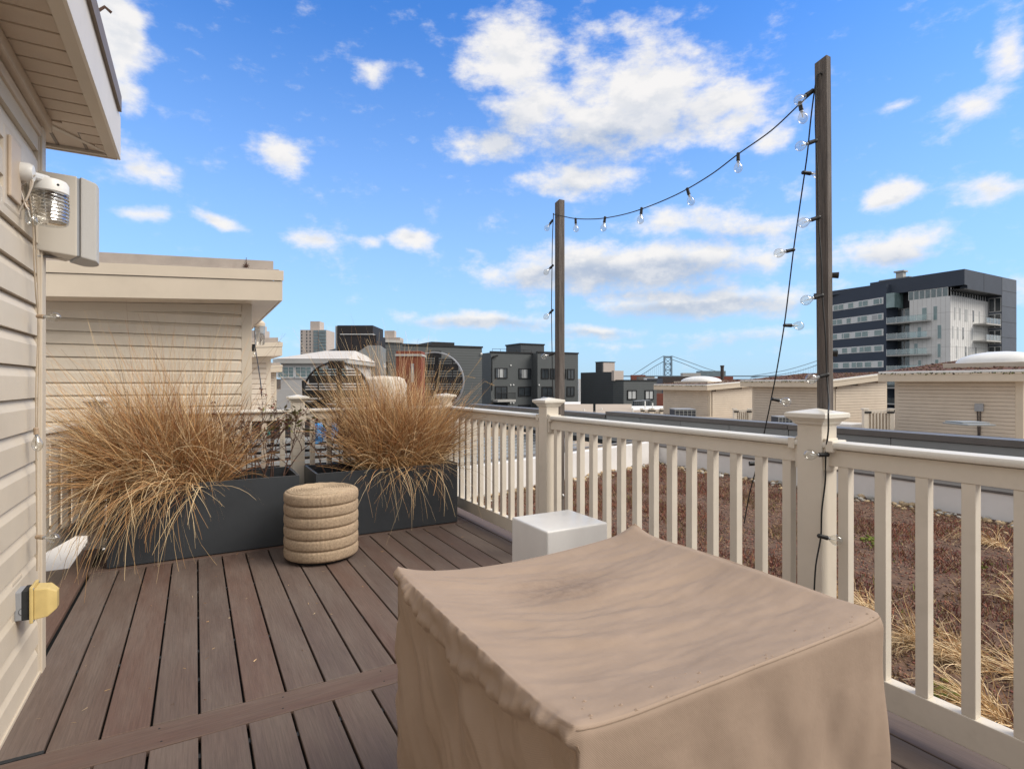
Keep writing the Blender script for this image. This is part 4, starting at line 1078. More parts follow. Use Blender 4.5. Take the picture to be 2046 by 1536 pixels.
strand('black string lights hanging free left of the near pole down to the green roof',
    [sp(1633, 150, 2.196), sp(1627, 185, 2.186), sp(1620, 240, 2.18), sp(1614, 300, 2.2), sp(1608, 345, 2.23), sp(1597, 420, 2.27), sp(1586, 497, 2.3), sp(1576, 580, 2.32), sp(1567, 650, 2.34), sp(1553, 735, 2.36), sp(1541, 797, 2.37), sp(1528, 860, 2.38), sp(1511, 935, 2.39), sp(1498, 985, 2.4), sp(1487, 1045, 2.4)],
    [(sp(1604, 345, 2.22), D_(1, .12)), (sp(1586, 499, 2.29), D_(-.45, .1)), (sp(1567, 650, 2.33), D_(1, .02)), (sp(1543, 797, 2.36), D_(1, .2))])
strand('black string lights running down the face of the near pole and post',
    [sp(1636, 148, 2.19), sp(1631, 165, 2.176), sp(1629, 230, XB), sp(1630, 280, XB), sp(1634, 350, XB), sp(1635, 436, XB), sp(1641, 520, XB), sp(1643, 590, XB), sp(1649, 670, XB), sp(1652, 750, XB), sp(1656, 800, 2.12), onY(1655, 826, 1.20), onY(1655, 860, 1.225), onY(1650, 905, 1.245), onY(1649, 960, 1.248), onY(1642, 1020, 1.25), onY(1640, 1072, 1.25), onY(1630, 1130, 1.25), onY(1626, 1200, 1.25)],
    [(sp(1631, 281, XB), D_(-1, .35)), (sp(1637, 434, XB), D_(-1, .35)), (sp(1643, 590, XB), D_(-1, .3)), (sp(1654, 748, XB), D_(-1, .25)), (onY(1654, 908, 1.235), D_(-1, .02)), (onY(1636, 1070, 1.235), D_(1, .25))])
strand('black string lights hanging down the left side of the far pole',
    [sp(1106, 426), sp(1104, 470), sp(1103, 530), sp(1102, 620), sp(1103, 705), sp(1105, 790), sp(1112, 802), sp(1119, 830, 2.22), sp(1120, 880, 2.22), sp(1123, 930, 2.22), sp(1122, 1010, 2.22)],
    [(sp(1104, 440), D_(-.35, .5)), (sp(1105, 530), D_(-.7, .7)), (sp(1105, 619), D_(-.7, .7)), (sp(1106, 707), D_(-1, .25)), (sp(1106, 796), D_(-1, .1)), (sp(1120, 972, 2.215), D_(.1, .6))])
hk = MB().tube([sp(1642, 150, 2.196), sp(1640, 146, 2.186), sp(1634, 150, 2.182), sp(1632, 160, 2.182)], .003, 5).build('cord_hook', 'black_plastic'); tag(hk, 'black screw hook near top of the near pole', 'hook')
for (u, v, l) in ((1669, 550, 'upper empty black socket at right side of the near pole'), (1667, 706, 'lower empty black socket at right side of the near pole')):
    p = onX(u, v, 2.242); o = MB().lathe([(.006, -.02), (.011, -.016), (.012, 0), (.013, .012), (.009, .013), (.008, .0)], p, 12, D_(.6, .1)+Vector((0, -.6, 0))).build('empty_socket', 'black_plastic', None, smooth=True); tag(o, l, 'socket', 'empty sockets on the pole')
p = onX(1500, 926, 2.385); o = MB().lathe([(.006, -.03), (.010, -.028), (.011, .0), (.012, .006), (.008, .007)], p, 12, D_(-1, .02)).build('empty_socket', 'black_plastic', None, smooth=True); tag(o, 'empty black socket dangling beyond the railing', 'socket')

# ------------------------------------------------------------------ wall fittings, left
XS = -.556
cl = thing('string_lights', 'beige cord with clear bulbs running down the house corner', 'string lights', (-.54, 3.02, 1.9))
XC = -.535
def cp(u, v, X=XC): return onX(u, v, X)
MB().tube(smoothpath([cp(58, 385), cp(66, 450), cp(68, 520), cp(72, 590), cp(76, 633), cp(75, 700), cp(72, 770), cp(72, 868), cp(73, 960), cp(74, 1060), cp(74, 1140)], 5), .0028, 5).build('cord', 'cord_beige', cl)
MB().tube(smoothpath([cp(70, 450, -.54), cp(75, 560, -.54), cp(78, 633), cp(78, 700), cp(75, 868)], 5), .0022, 5).build('cord', 'cord_beige', cl)
for (u, v, d) in ((76, 632, D_(1, .05)), (72, 856, D_(.08, 1)), (74, 1072, D_(1, .08))):
    bulb_parts(cl, cp(u, v, -.530), d, 'socket_tan', r=.0185, sl=.022, sr=.0085, glen=.058, pear=(v > 900))
# mounting plate + motion sensor + jar light
mp_ = thing('light_mount', 'beige mounting block on the wall under the eave', 'mounting block', (-.57, 2.62, 1.83))
MB().box(-.584, -.560, 2.47, 2.70, 1.80, 2.08).build('block', 'trim', mp_, bevel=.01)
MB().box(-.5605, -.548, 2.50, 2.63, 1.84, 2.05).build('plate', 'soffit', mp_, bevel=.006)
sd = MB().lathe([(.034, 0), (.034, .022), (.028, .034), (.006, .038)], (-.548, 2.63, 1.965), 28, (1, 0, 0)).build('sensor_dome', 'white_plastic', None, smooth=True, origin=(-.548, 2.63, 1.965))
tag(sd, 'small round white sensor dome on the beige wall plate', 'sensor')
jl = thing('jar_light', 'jelly-jar wall light with white cap and ribbed clear glass', 'wall light', (-.47, 2.83, 1.80))
jc = at(98, 386, 2.16); jx, jy = jc.x, jc.y
MB().lathe([(.058, 0), (.062, .004), (.062, .038), (.055, .050), (.01, .056)], (jx, jy, 1.2+(765-388)/1110*2.16), 36).build('cap', 'white_plastic', jl, smooth=True, bevel=0)
zc_ = 1.2+(765-388)/1110*2.16
prof = [(.052, 0)]
for i in range(25):
    t = i/24; prof.append((.060+.0022*math.sin(i*2.1) + (.004 if t < .3 else 0)*0 + .003*math.sin(t*3.1), -t*.108-.002))
prof += [(.052, -.118), (.030, -.122), (.001, -.123)]
MB().lathe(prof[::-1], (jx, jy, zc_), 36).build('glass_jar', 'jar_glass', jl, smooth=True)
MB().lathe([(.010, -.07), (.024, -.05), (.022, -.02), (.012, -.002)], (jx, jy, zc_), 16).build('lamp', 'white_frame', jl, smooth=True)
MB().tube([(jx, jy, zc_+.03), (-.50, jy-.02, zc_+.05), (-.556, 2.63, zc_+.03)], .016, 10).build('arm', 'white_plastic', jl)
MB().lathe([(.0045, 0), (.0045, .004)], at(116, 370, 2.10), 8, (.2, -1, 0)).build('screw', 'gasket', jl)
# tangle of white cord with two small bulbs
wc = thing('string_lights', 'tangled white cord with two clear bulbs tied at the wall light', 'string lights', at(40, 400, 2.05))
for pts in ([(-30, 398), (10, 383), (36, 370), (55, 356), (64, 360), (58, 385), (50, 402), (40, 420), (28, 450), (12, 490), (-6, 540)],
            [(-30, 402), (8, 388), (38, 374), (58, 359), (66, 364), (56, 392), (46, 408), (38, 424), (22, 458), (4, 505), (-14, 560)],
            [(38, 370), (46, 395), (52, 412), (58, 420)], [(52, 402), (60, 380), (62, 360), (70, 350)]):
    MB().tube(smoothpath([at(u, v, 2.02) for u, v in pts], 5), .0026, 5).build('cord', 'cord_white', wc)
bulb_parts(wc, at(41, 374, 2.05), D_(-.10, 1), 'socket_tan', r=.0195, sl=.020, sr=.008, glen=.062, pear=True)
bulb_parts(wc, at(50, 404, 2.04), D_(.35, 1), 'socket_tan', r=.0195, sl=.022, sr=.008, glen=.066, pear=True)
kn = MB()
for k in range(7): a = k*.9; kn.tube([at(47, 402, 2.03)+Vector((0, 0, 0)), at(47+14*math.cos(a), 402+8*math.sin(a), 2.02)], [.003, .0012], 4)
for k in range(6): a = k*1.05; kn.tube([at(38, 372, 2.03), at(38+12*math.cos(a), 370+9*math.sin(a), 2.02)], [.003, .0012], 4)
kn.build('twist_tie', 'socket_tan', wc)

# speaker
spk = thing('outdoor_speaker', 'off-white outdoor speaker on a wall bracket behind the jar light', 'speaker', at(140, 440, 2.35))
def face_poly(pts, f): return [at(u, v, f) for u, v in pts]
def speaker():
    # axis system: grille faces to the right and slightly away; body behind it
    a = at(147, 370, 2.42); b = at(147, 520, 2.42)
    zt_, zb_ = 1.2+(765-362)/1110*2.42, 1.2+(765-519)/1110*2.42
    fwd = Vector((.93, .37, 0)).normalized(); sidev = Vector((-fwd.y, fwd.x, 0))
    c = Vector((at(147, 440, 2.42).x, at(147, 440, 2.42).y, 0))
    def prism(front0, front1, w, zt0, zt1, zb0, zb1, inset=0, curve=0):
        ring = []
        n = 7
        for i in range(n+1):
            t = i/n; s = -w/2+w*t; dpt = front1+(curve*(1-(2*t-1)**2)); ring.append((dpt, s))
        pts_t = [(front0, -w/2+inset)]+ring+[(front0, w/2-inset)]
        m = len(pts_t); vs = []
        for z0, z1 in ((zb0, zb1), (zt0, zt1)):
            for d, s in pts_t:
                tt = (d-front0)/max(1e-6, (front1+curve-front0)); vs.append(c+fwd*d+sidev*s+Z(z0+(z1-z0)*tt))
        return vs, [tuple(range(m))[::-1], tuple(range(m, 2*m))]+[(i, (i+1) % m, (i+1) % m+m, i+m) for i in range(m)]
    v, f = prism(-.15, -.006, .165, zt_-.004, zt_, zb_+.012, zb_, .03); MB().add(v, f).build('cabinet', 'speaker_body', spk, bevel=.006)
    v, f = prism(-.006, .004, .150, zt_-.006, zt_-.006, zb_+.006, zb_+.006); MB().add(v, f).build('gap_ring', 'grey_box', spk)
    v, f = prism(.005, .060, .172, zt_, zt_-.020, zb_, zb_-.016, 0, .028); MB().add(v, f).build('grille', 'speaker_grille', spk, bevel=.005)
    q = at(46, 490, 2.20)
    MB().obox(at(50, 490, 2.22), Vector((.003, 0, 0)), Vector((0, .014, 0)), Z(.065)).build('wall_plate', 'galv', spk, bevel=.001)
    MB().tube([at(50, 508, 2.22), at(62, 511, 2.25), at(100, 513, 2.36), at(118, 513, 2.40)], .006, 6).build('bracket_arm', 'galv', spk)
    MB().lathe([(.004, 0), (.004, .003)], at(50, 474, 2.20), 8, (1, 0, 0)).build('bolt', 'black_plastic', spk)
    MB().obox(at(110, 514, 2.40), fwd*.045, sidev*.02, Z(.006)).build('foot_plate', 'speaker_body', spk, bevel=.002)
speaker()

# outdoor outlet
ob = thing('outlet_box', 'grey outlet box with yellowed bubble cover low on the wall', 'outlet', (-.52, 2.62, .2))
def outlet():
    p = at(42, 1205, 2.03); yc = p.y; zc = p.z; x0 = -.568
    xa, xb, xc_, xd, xe, xt = [onY(u, 1205, yc-.038).x for u in (16, 43, 59, 67, 95, 112)]
    MB().box(-.580, -.566, yc-.060, yc+.075, zc-.090, zc+.090).build('mount_block', 'trim', ob, bevel=.006)
    MB().box(-.5665, xb, yc-.036, yc+.040, zc-.052, zc+.052).build('box', 'grey_box', ob, bevel=.004)
    MB().box(xb-.0005, xc_, yc-.037, yc+.041, zc-.053, zc+.053).build('gasket', 'gasket', ob, bevel=.002)
    MB().box(xc_, xd, yc-.046, yc+.050, zc-.066, zc+.066).build('cover_flange', 'yellowed', ob, bevel=.004)
    for a, b in ((-.040, .058), (.044, .058), (-.040, -.058), (.044, -.058)): MB().lathe([(.004, 0), (.004, .002)], (xd, yc+a, zc+b), 8, (1, 0, 0)).build('screw', 'galv', ob)
    vs = []
    for x, a, b in ((xd+.0002, .040, .056), (xe, .037, .052), (xt, .020, .032)):
        vs += [(x, yc-a, zc-b), (x, yc+a, zc-b), (x, yc+a, zc+b), (x, yc-a, zc+b)]
    fs = [(i*4+k, i*4+(k+1) % 4, (i+1)*4+(k+1) % 4, (i+1)*4+k) for i in range(2) for k in range(4)]+[(3, 2, 1, 0), (8, 9, 10, 11)]
    MB().add(vs, fs).build('bubble_cover', 'yellowed', ob, bevel=.004)
    MB().tube([(-.512, yc-.0405, zc-.02+.010*math.sin(t)) if False else (-.545+.009*math.cos(t), yc-.0365, zc-.02+.012*math.sin(t)) for t in np.linspace(0, 6.28, 16)], .0007, 4).build('knockout', 'gasket', ob)
mat('yellowed', (.58, .44, .18), .35, .12, 12, dirt=.25, dirtcol=(.36, .24, .07), dscale=10)
outlet()

# ------------------------------------------------------------------ things on the roof behind the back railing
# stack of grey corrugated boards
def board_stack(x0, x1, y, z0, n, lab, th=.03, gap=.045, dy=.09):
    t = thing('board_stack', lab, 'boards', ((x0+x1)/2, y, z0))
    for k in range(n):
        MB().box(x0, x1, y+k*dy, y+k*dy+.30, z0+k*gap, z0+k*gap+th).build('board', 'grey_panel_light', t, bevel=.002)
    MB().box(x0+.02, x1-.02, y+.04, y+.25, -.22, z0-.002).build('dark_fill', 'gasket', t)  # dark box added to fill the black zone beneath the boards
    for k in range(n-1): MB().box(x0+.02, x1-.02, y+k*dy+.13, y+k*dy+.28, z0+k*gap+th+.001, z0+(k+1)*gap-.001).build('spacer', 'gasket', t)
board_stack(.1, 1.95, 6.2, .10, 7, 'stack of pale grey boards behind the back railing', th=.036, gap=.068, dy=.10)
dk = thing('shade_backdrop', 'added low black shade bench behind the stack of grey boards', 'backdrop', (1.0, 7.3, -.22))  # black box added to stand in for the shadow zone behind the boards
MB().box(.0, 2.1, 7.2, 7.7, -.22, .74).build('body', 'black_clad', dk, bevel=.01)
MB().box(-.02, 2.12, 7.18, 7.72, .742, .775).build('lid', 'iron_black', dk, bevel=.006)  # top slab of the added black box
# round slatted table top tipped on edge
def slat_disc(u, v, f, r, lab, tilt=.0, rim='iron_black', ylab=''):
    c = at(u, v, f); t = thing('slatted_disc', lab, 'slatted disc', c)
    X = Vector((CS, -SN, 0)); Yv = Vector((0, 0, 1)); N = Vector((SN, CS, 0))
    ring = [c+X*r*math.cos(a)+Yv*r*math.sin(a) for a in np.linspace(0, 2*PI, 49)]
    MB().tube(ring, .016*r/.46, 6, cap=False).build('rim', rim, t)
    z = -r*.95; k = 0
    pat = [.11, .022, .022, .11, .022, .022]
    while z < r*.93:
        w = pat[k % len(pat)]*r/.46
        zm = z+w/2; ze_ = min(r*.999, max(abs(z), abs(z+w))); ze_ = ze_*.6+abs(zm)*.4; hw = math.sqrt(max(0, r*r-ze_*ze_))*.99
        MB().obox(c+Yv*zm, X*hw, N*.006, Yv*w/2).build('slat', 'iron_black', t)
        z += w+.016*r/.46; k += 1
    for s in (-.55, .08, .62): 
        hh = math.sqrt(1-s*s)*r*.97; MB().obox(c+X*s*r+N*.010, X*.018*(2 if s == .08 else .5), N*.005, Yv*hh).build('batten', 'iron_black', t)
    return t
slat_disc(672, 790, 7.7, .46, 'large black slatted round top standing on edge behind railing')
MB_ = slat_disc(868, 762, 10.5, .55, 'smaller slatted round top with pale rim behind the upright grass', rim='galv')
fb = thing('folded_frame', 'folded black furniture frame leaning below the slatted round top', 'furniture', at(640, 812, 7.2))
for (a, b) in (((612, 815), (668, 790)), ((612, 820), (672, 796)), ((610, 810), (655, 795)), ((615, 822), (690, 812)), ((612, 805), (690, 820)), ((606, 760), (608, 822))):
    MB().tube([at(*a, 7.2), at(*b, 7.2)], .022, 5).build('bar', 'iron_black', fb)
rc = thing('storage_cabinet', 'rust red cabinet with grey latch behind the right planter grass', 'cabinet', at(820, 790, 9.5))
def cab():
    p = at(791, 713, 9.5); q = at(842, 713, 9.5); r = at(792, 713, 9.9)
    X = (q-p); X.z = 0; c = (p+q)/2; N = Vector((SN, CS, 0)); 
    MB().obox(Vector((c.x, c.y, 0))+N*.2+Z((p.z-.3)/2+.1), X/2, N*.2, Z((p.z+.3)/2-.0)).build('body', 'rust_red', rc, bevel=.01)
    MB().obox(Vector((c.x, c.y, p.z+.03))+N*.2, X*.53, N*.22, Z(.018)).build('lid', 'concrete', rc, bevel=.006)
    MB().obox(at(824, 745, 9.45), Vector((CS, -SN, 0))*.025, N*.01, Z(.16)).build('latch', 'galv', rc)
cab()
wt = thing('covered_table', 'round table under a pale cloth cover behind the grass', 'table', at(765, 800, 8.6))
MB().lathe([(.36, 0), (.37, .3), (.36, .62), (.33, .70), (.25, .735), (.02, .75)], (at(765, 800, 8.6).x, at(765, 800, 8.6).y, .56), 40).build('cloth', 'canvas_white', wt, smooth=True)
MB().lathe([(.05, -.2), (.05, .58)], (at(765, 800, 8.6).x, at(765, 800, 8.6).y, 0), 12).build('leg', 'iron_black', wt)
bb = MB()
for k in range(5):
    c = at(640+(k % 2)*26, 856+9*(k//2), 6.2); bb.obox(c, Vector((.045, .01, .01)), Vector((0, .05, .01)), Vector((.012*(k-2), 0, .05)))
bb.build('blue_bag', 'blue_fabric', None, bevel=.015); tag(bpy.data.objects['blue_bag'], 'crumpled bright blue bag seen between balusters of back railing', 'bag')
tb = MB().obox(at(530, 862, 6.3), Vector((.05, 0, 0)), Vector((0, .05, 0)), Z(.05)).build('teal_pot', 'teal', None, bevel=.015); tag(tb, 'small teal pot seen through the back railing', 'pot')
# louvred roof panel field beyond the far end parapet
lp = thing('roof_louvres', 'rows of pale grey roof louvres beyond the end parapet', 'louvres', (5, 8.6, -.7))
for k in range(14):
    MB().obox(Vector((4.6+.16*k, 7.9+.33*k, -.55+.03*k)), ed*2.3, en*.13, Z(.02)).build('louvre', 'grey_panel_light', lp, bevel=.003)

# ------------------------------------------------------------------ penthouse row at right
def penthouse(X, yn, yf, zbot, ztop_n, ztop_f, xr, fas, lab, slope=.09, dome=None, post=.2, moss=True, elec=False):
    """beige roof house: broad side faces -X between yn..yf, the end faces -Y; shed roof rising with X"""
    th = thing('penthouse', lab, 'building', ((X+xr)/2, (yn+yf)/2, zbot), 'beige roof houses beyond the panel wall')
    MB().box(X+.03, xr, yn+.03, yf, zbot, ztop_n+.0).build('wall', 'drip', th)
    MB().prism([(X+.03, yn+.031, ztop_n), (xr, yn+.031, ztop_n), (xr, yn+.031, ztop_n+(xr-X)*slope)], (0, yf-yn-.04, 0)).build('gable', 'drip', th)
    mb = MB(); n = int((ztop_n-zbot)/.127)+1
    for i in range(n): lap(mb, (X+.03, yf), (X+.03, yn+post), zbot+i*.127-(.05), .127, (-1, 0), .042, .9)
    mb.build('siding', 'vinyl_far', th)['kind'] = 'stuff'
    mb = MB(); n2 = int((ztop_n+(xr-X)*slope-zbot)/.127)+1
    for i in range(n2):
        z = zbot+i*.127-.05; xs = X+post
        if z+.127 > ztop_n: xs = max(xs, X+(z+.127-ztop_n)/slope)
        if xs < xr-.2: lap(mb, (xs, yn+.03), (xr-.12, yn+.03), z, .127, (0, -1), .042, .9)
    mb.build('siding', 'vinyl_far', th)['kind'] = 'stuff'
    MB().box(X-.005, X+post*.55, yn-.005, yn+post, zbot, ztop_n+.02).build('corner_post', 'trim', th, bevel=.006)
    MB().box(xr-.14, xr+.005, yn-.005, yn+.10, zbot, ztop_n+(xr-X)*slope).build('corner_post', 'trim', th, bevel=.006)
    MB().box(X-.005, X+.1, yf-.12, yf+.01, zbot, ztop_n).build('corner_post', 'trim', th, bevel=.006)
    ov = .5; zo = ztop_n-ov*slope; xe = xr+.3; ze = ztop_n+(xe-X)*slope
    def sl(name, y0, y1, h0, h1, m, x0=X-ov, x1=xe, bev=.004):
        a = zo+(x0-(X-ov))*slope; b = zo+(x1-(X-ov))*slope
        MB().add([(x0,y0,a+h0),(x1,y0,b+h0),(x1,y1,b+h0),(x0,y1,a+h0),(x0,y0,a+h1),(x1,y0,b+h1),(x1,y1,b+h1),(x0,y1,a+h1)],
                 [(0,3,2,1),(4,5,6,7),(0,1,5,4),(1,2,6,5),(2,3,7,6),(3,0,4,7)]).build(name, m, th, bevel=bev)
    sl('soffit', yn-.2, yf+.3, 0, .02, 'soffit')
    sl('fascia', yn-.23, yf+.33, -.01, fas*.62, 'trim', X-ov-.03, X-ov)
    sl('fascia', yn-.25, yf+.34, fas*.625, fas*.80, 'trim', X-ov-.045, X-ov)
    sl('fascia', yn-.232, yn-.202, -.01, fas*.62, 'trim', X-ov+.001)
    sl('fascia', yn-.25, yn-.202, fas*.625, fas*.80, 'trim', X-ov+.001)
    sl('roof_edge', yn-.22, yf+.32, fas*.81, fas, 'white_frame', X-ov-.03, X-ov+.02)
    sl('roof_edge', yn-.22, yn-.17, fas*.81, fas, 'white_frame', X-ov+.021)
    sl('roof_bed', yn-.165, yf+.3, fas*.78, fas*.98, 'sedum_roof', X-ov+.022)
    # lumpy sedum on the roof
    k = 700; xx = rng.uniform(X-ov+.1, xe-.1, k); yy = rng.uniform(yn-.1, yf+.2, k); zz = zo+(xx-(X-ov))*slope+fas
    scatter('roof_sedum', np.stack([xx, yy, zz], 1), rng.uniform(.02, .06, k), np.array([[.11, .045, .03], [.15, .07, .04], [.07, .035, .03], [.22, .15, .08]])[rng.integers(0, 4, k)]*rng.uniform(.6, 1.2, (k, 1)), 'grit', th, .55)
    if moss:
        k = 130; yy = rng.uniform(yn-.2, yf+.3, k); 
        scatter('moss_fringe', np.stack([np.full(k, X-ov-.04), yy, zo+fas*.80-rng.random(k)*.03*(1+rng.random(k))], 1), rng.uniform(.008, .03, k), (np.array([[.10, .12, .012], [.04, .03, .015]])[rng.integers(0, 2, k)]), 'grit', th, .9)
    if dome:
        dx, dy, rx, ry, hz = dome; zb = zo+(dx-(X-ov))*slope+fas
        MB().box(dx-rx-.08, dx+rx+.08, dy-ry-.08, dy+ry+.08, zb-.15, zb+.06).build('skylight_curb', 'trim', th, bevel=.01)
        vs = []; fs = []; N1, N2 = 8, 28
        for i in range(N1+1):
            t = i/N1*PI/2
            for j in range(N2):
                a = 2*PI*j/N2; s_ = math.cos(t); cx_ = math.copysign(abs(math.cos(a))**.7, math.cos(a)); cy_ = math.copysign(abs(math.sin(a))**.7, math.sin(a))
                vs.append((dx+rx*s_*cx_, dy+ry*s_*cy_, zb+.055+hz*math.sin(t)))
        for i in range(N1):
            for j in range(N2): fs.append((i*N2+j, i*N2+(j+1) % N2, (i+1)*N2+(j+1) % N2, (i+1)*N2+j))
        MB().add(vs, fs).build('skylight_dome', 'dome_white', th, smooth=True)
    if elec:
        p = onX(1957, 814, X-.02)
        MB().box(X-.08, X, p.y-.12, p.y+.12, p.z-.13, p.z+.13).build('meter_box', 'grey_box', th, bevel=.01)
        for s in (-.03, .05): MB().tube([(X-.04, p.y+s, p.z-.12), (X-.04, p.y+s*.4, zbot)], .02, 6).build('conduit', 'chimney', th)
    return th
mat('dome_white', (.74, .73, .70), .35, .04, 3)
penthouse(23, 7.35, 11.1, -.9, 1.31, 1.31, 29, .36, 'nearest beige roof house with mossy edge and white skylight dome at right', dome=(25.0, 8.6, 1.0, 1.25, .42), elec=True)
penthouse(25, 14.6, 18.8, -.9, 1.06, 1.06, 29.5, .33, 'middle beige roof house seen behind the near wooden pole', slope=.075, post=.16)
penthouse(26.5, 22.8, 26.6, -.9, .80, .80, 31.2, .35, 'farthest beige roof house of the row with white skylight dome', slope=.055, dome=(28.2, 25.0, .9, 1.3, .34), post=.18)

def small_gate(u0, u1, v0, v1, f, lab, npick=7):
    p = at(u0, v1, f); q = at(u1, v1, f); t = thing('roof_gate', lab, 'gate', (p+q)/2, 'small cream gates between roof houses')
    X = (q-p); X.z = 0; L_ = X.length; X.normalize(); N = Vector((-X.y, X.x, 0)); hh = (at(u0, v0, f)-p).length
    for s in (0, 1):
        MB().obox(p+X*(L_*s)+Z(hh/2), X*.07, N*.07, Z(hh/2)).build('post', 'rail', t, bevel=.005)
        MB().obox(p+X*(L_*s)+Z(hh+.02), X*.095, N*.095, Z(.025)).build('post_cap', 'rail_top', t, bevel=.005)
        MB().obox(p+X*(L_*s*.86+.07*L_)-N*.08+Z(hh-.10), X*.12, N*.01, Z(.035)).build('hinge', 'black_plastic', t)
    MB().obox(p+X*L_/2+Z(hh-.06), X*(L_/2-.07), N*.03, Z(.035)).build('top_rail', 'rail', t)
    for k in range(npick): MB().obox(p+X*(L_*(k+1)/(npick+1))+Z(hh/2-.05), X*.022, N*.02, Z(hh/2-.05)).build('picket', 'rail', t)
    MB().obox(p+X*L_/2+N*.06+Z(hh/2-.05), X*(L_/2-.07), N*.01, Z(hh/2-.08)).build('backing', 'vinyl_far', t)
small_gate(1468, 1498, 818, 850, 27, 'small cream gate left of the middle roof house')
small_gate(1728, 1780, 818, 868, 20, 'cream gate between the middle and nearest roof houses')
small_gate(1282, 1300, 817, 845, 32, 'left leaf of pale gate beside the farthest roof house', 5)
small_gate(1304, 1322, 817, 845, 32, 'right leaf of pale gate beside the farthest roof house', 5)
MB().box(23.5, 25, 13.0, 14.4, -.9, -.52).build('white_stub_wall', 'membrane'); tag(bpy.data.objects['white_stub_wall'], 'low white wall between nearest and middle roof houses', 'wall')

def ac_unit(u0, u1, v0, v1, f, lab):
    p = at(u0, v1, f); q = at(u1, v1, f); t = thing('air_conditioner', lab, 'air conditioner', (p+q)/2, 'rooftop air conditioner units')
    X = (q-p); X.z = 0; L_ = X.length; X.normalize(); N = Vector((-X.y, X.x, 0)); hh = (at(u0, v0, f)-p).length; c = (p+q)/2+N*L_/2
    MB().obox(c+Z(hh/2), X*L_*.49, N*L_*.49, Z(hh*.49)).build('coil', 'ac_dark', t)
    MB().obox(c+Z(hh), X*L_*.5, N*L_*.5, Z(hh*.04)).build('lid', 'grey_box', t, bevel=.01)
    for k in range(6): MB().obox(p+X*L_*k/5+Z(hh/2), X*.012, N*.012, Z(hh/2)).build('guard_bar', 'grey_panel', t)
    for k in range(5): MB().obox((p+q)/2+Z(hh*(k+.5)/5), X*L_/2, N*.01, Z(.008)).build('guard_wire', 'grey_panel', t)
mat('ac_dark', (.04, .045, .055), .6, .2, 10)
ac_unit(1349, 1390, 818, 846, 24, 'grey caged air conditioner before the farthest roof house')
ac_unit(1556, 1590, 833, 856, 21, 'air conditioner half hidden by the near post cap')
ac_unit(1268, 1286, 801, 814, 60, 'left small air conditioner by the slate end wall with windows')
ac_unit(1284, 1300, 800, 813, 60, 'right small air conditioner by the slate end wall with windows')
rv = thing('roof_vent', 'low black roof vent beside the caged air conditioner', 'vent', at(1332, 838, 26))
MB().obox(at(1332, 833, 26), Vector((CS, -SN, 0))*.36, Vector((SN, CS, 0))*.3, Z(.10)).build('housing', 'ac_dark', rv, bevel=.02)
for k in range(6): MB().obox(at(1320+k*5, 832, 25.6), Vector((CS, -SN, 0))*.02, Vector((SN, CS, 0))*.02, Z(.11)).build('fin', 'gasket', rv)
rh = MB().obox(at(1935, 847, 14), Vector((.30, -.17, 0)), Vector((.2, .35, 0)), Z(.02)).obox(at(1932, 844, 14.2), Vector((.30, -.17, 0)), Vector((.15, .25, 0)), Z(.03)).build('roof_hatch', 'grey_panel', None, bevel=.01); tag(rh, 'flat grey roof hatch above the panel wall cap', 'roof hatch')

# ------------------------------------------------------------------ middle-distance roofs
def slab_px(name, lab, cat, quad, f0, f1, zt, th, m):
    """flat roof slab between sight lines u0..u1 and depth f0..f1, top height zt"""
    u0, u1 = quad; a = at(u0, 765, f0); b = at(u1, 765, f0); c = at(u1, 765, f1); d = at(u0, 765, f1)
    poly = [Vector((p.x, p.y, zt-th)) for p in (a, b, c, d)]
    o = MB().prism(poly, (0, 0, th)).build(name, m); return tag(o, lab, cat)
slab_px('low_roof', 'low tan roof with white edge in the middle distance', 'roof', (1120, 1185), 34, 48, -.62, 1.0, 'roof_tan')
slab_px('low_roof', 'broad tan roof in front of the slate end wall', 'roof', (1190, 1262), 30, 46, -.55, 1.0, 'roof_tan')
slab_px('low_roof', 'small grey hatch roof rising above the railing left of far post', 'roof', (975, 1032), 20, 26, -.18, .7, 'roof_tan')
slab_px('low_roof', 'pale roof edge before the grey apartment block', 'roof', (1100, 1160), 50, 62, -.9, 1.2, 'membrane')
slab_px('low_roof', 'white roof corner by the slate end wall', 'roof', (1256, 1330), 48, 58, -1.2, 1.0, 'membrane')
slab_px('low_roof', 'long dark grey roof edge beyond the far railing post', 'roof', (1100, 1240), 19, 28, -.35, .35, 'coping')
for k, (u, v0, v1, f) in enumerate(((985, 815, 824, 30), (1048, 820, 834, 26), (1167, 817, 826, 36), (1202, 815, 823, 36), (1264, 815, 830, 34), (1289, 801, 812, 50), (1304, 805, 813, 50))):
    a = at(u, v1, f); b = at(u, v0, f); o = MB().tube([a-Z(.6), b], .055, 8).build('vent_pipe', 'white_plastic')
    tag(o, ['white vent pipe standing before the balcony of the grey block', 'white vent pipe just left of the far railing post', 'white vent pipe just right of the far wooden pole', 'white vent pipe beside the dry rooftop shrub', 'white vent pipe left of the pale double gate', 'short white pipe behind the left leaf of pale gate', 'short white pipe behind the right leaf of pale gate'][k], 'pipe', 'white roof vent pipes')
pl_ = MB().box(15, 15.7, 23.2, 24, -.9, -.5).build('rust_grate', 'rust_red'); tag(pl_, 'low rusty grate on the tan roof', 'grate')

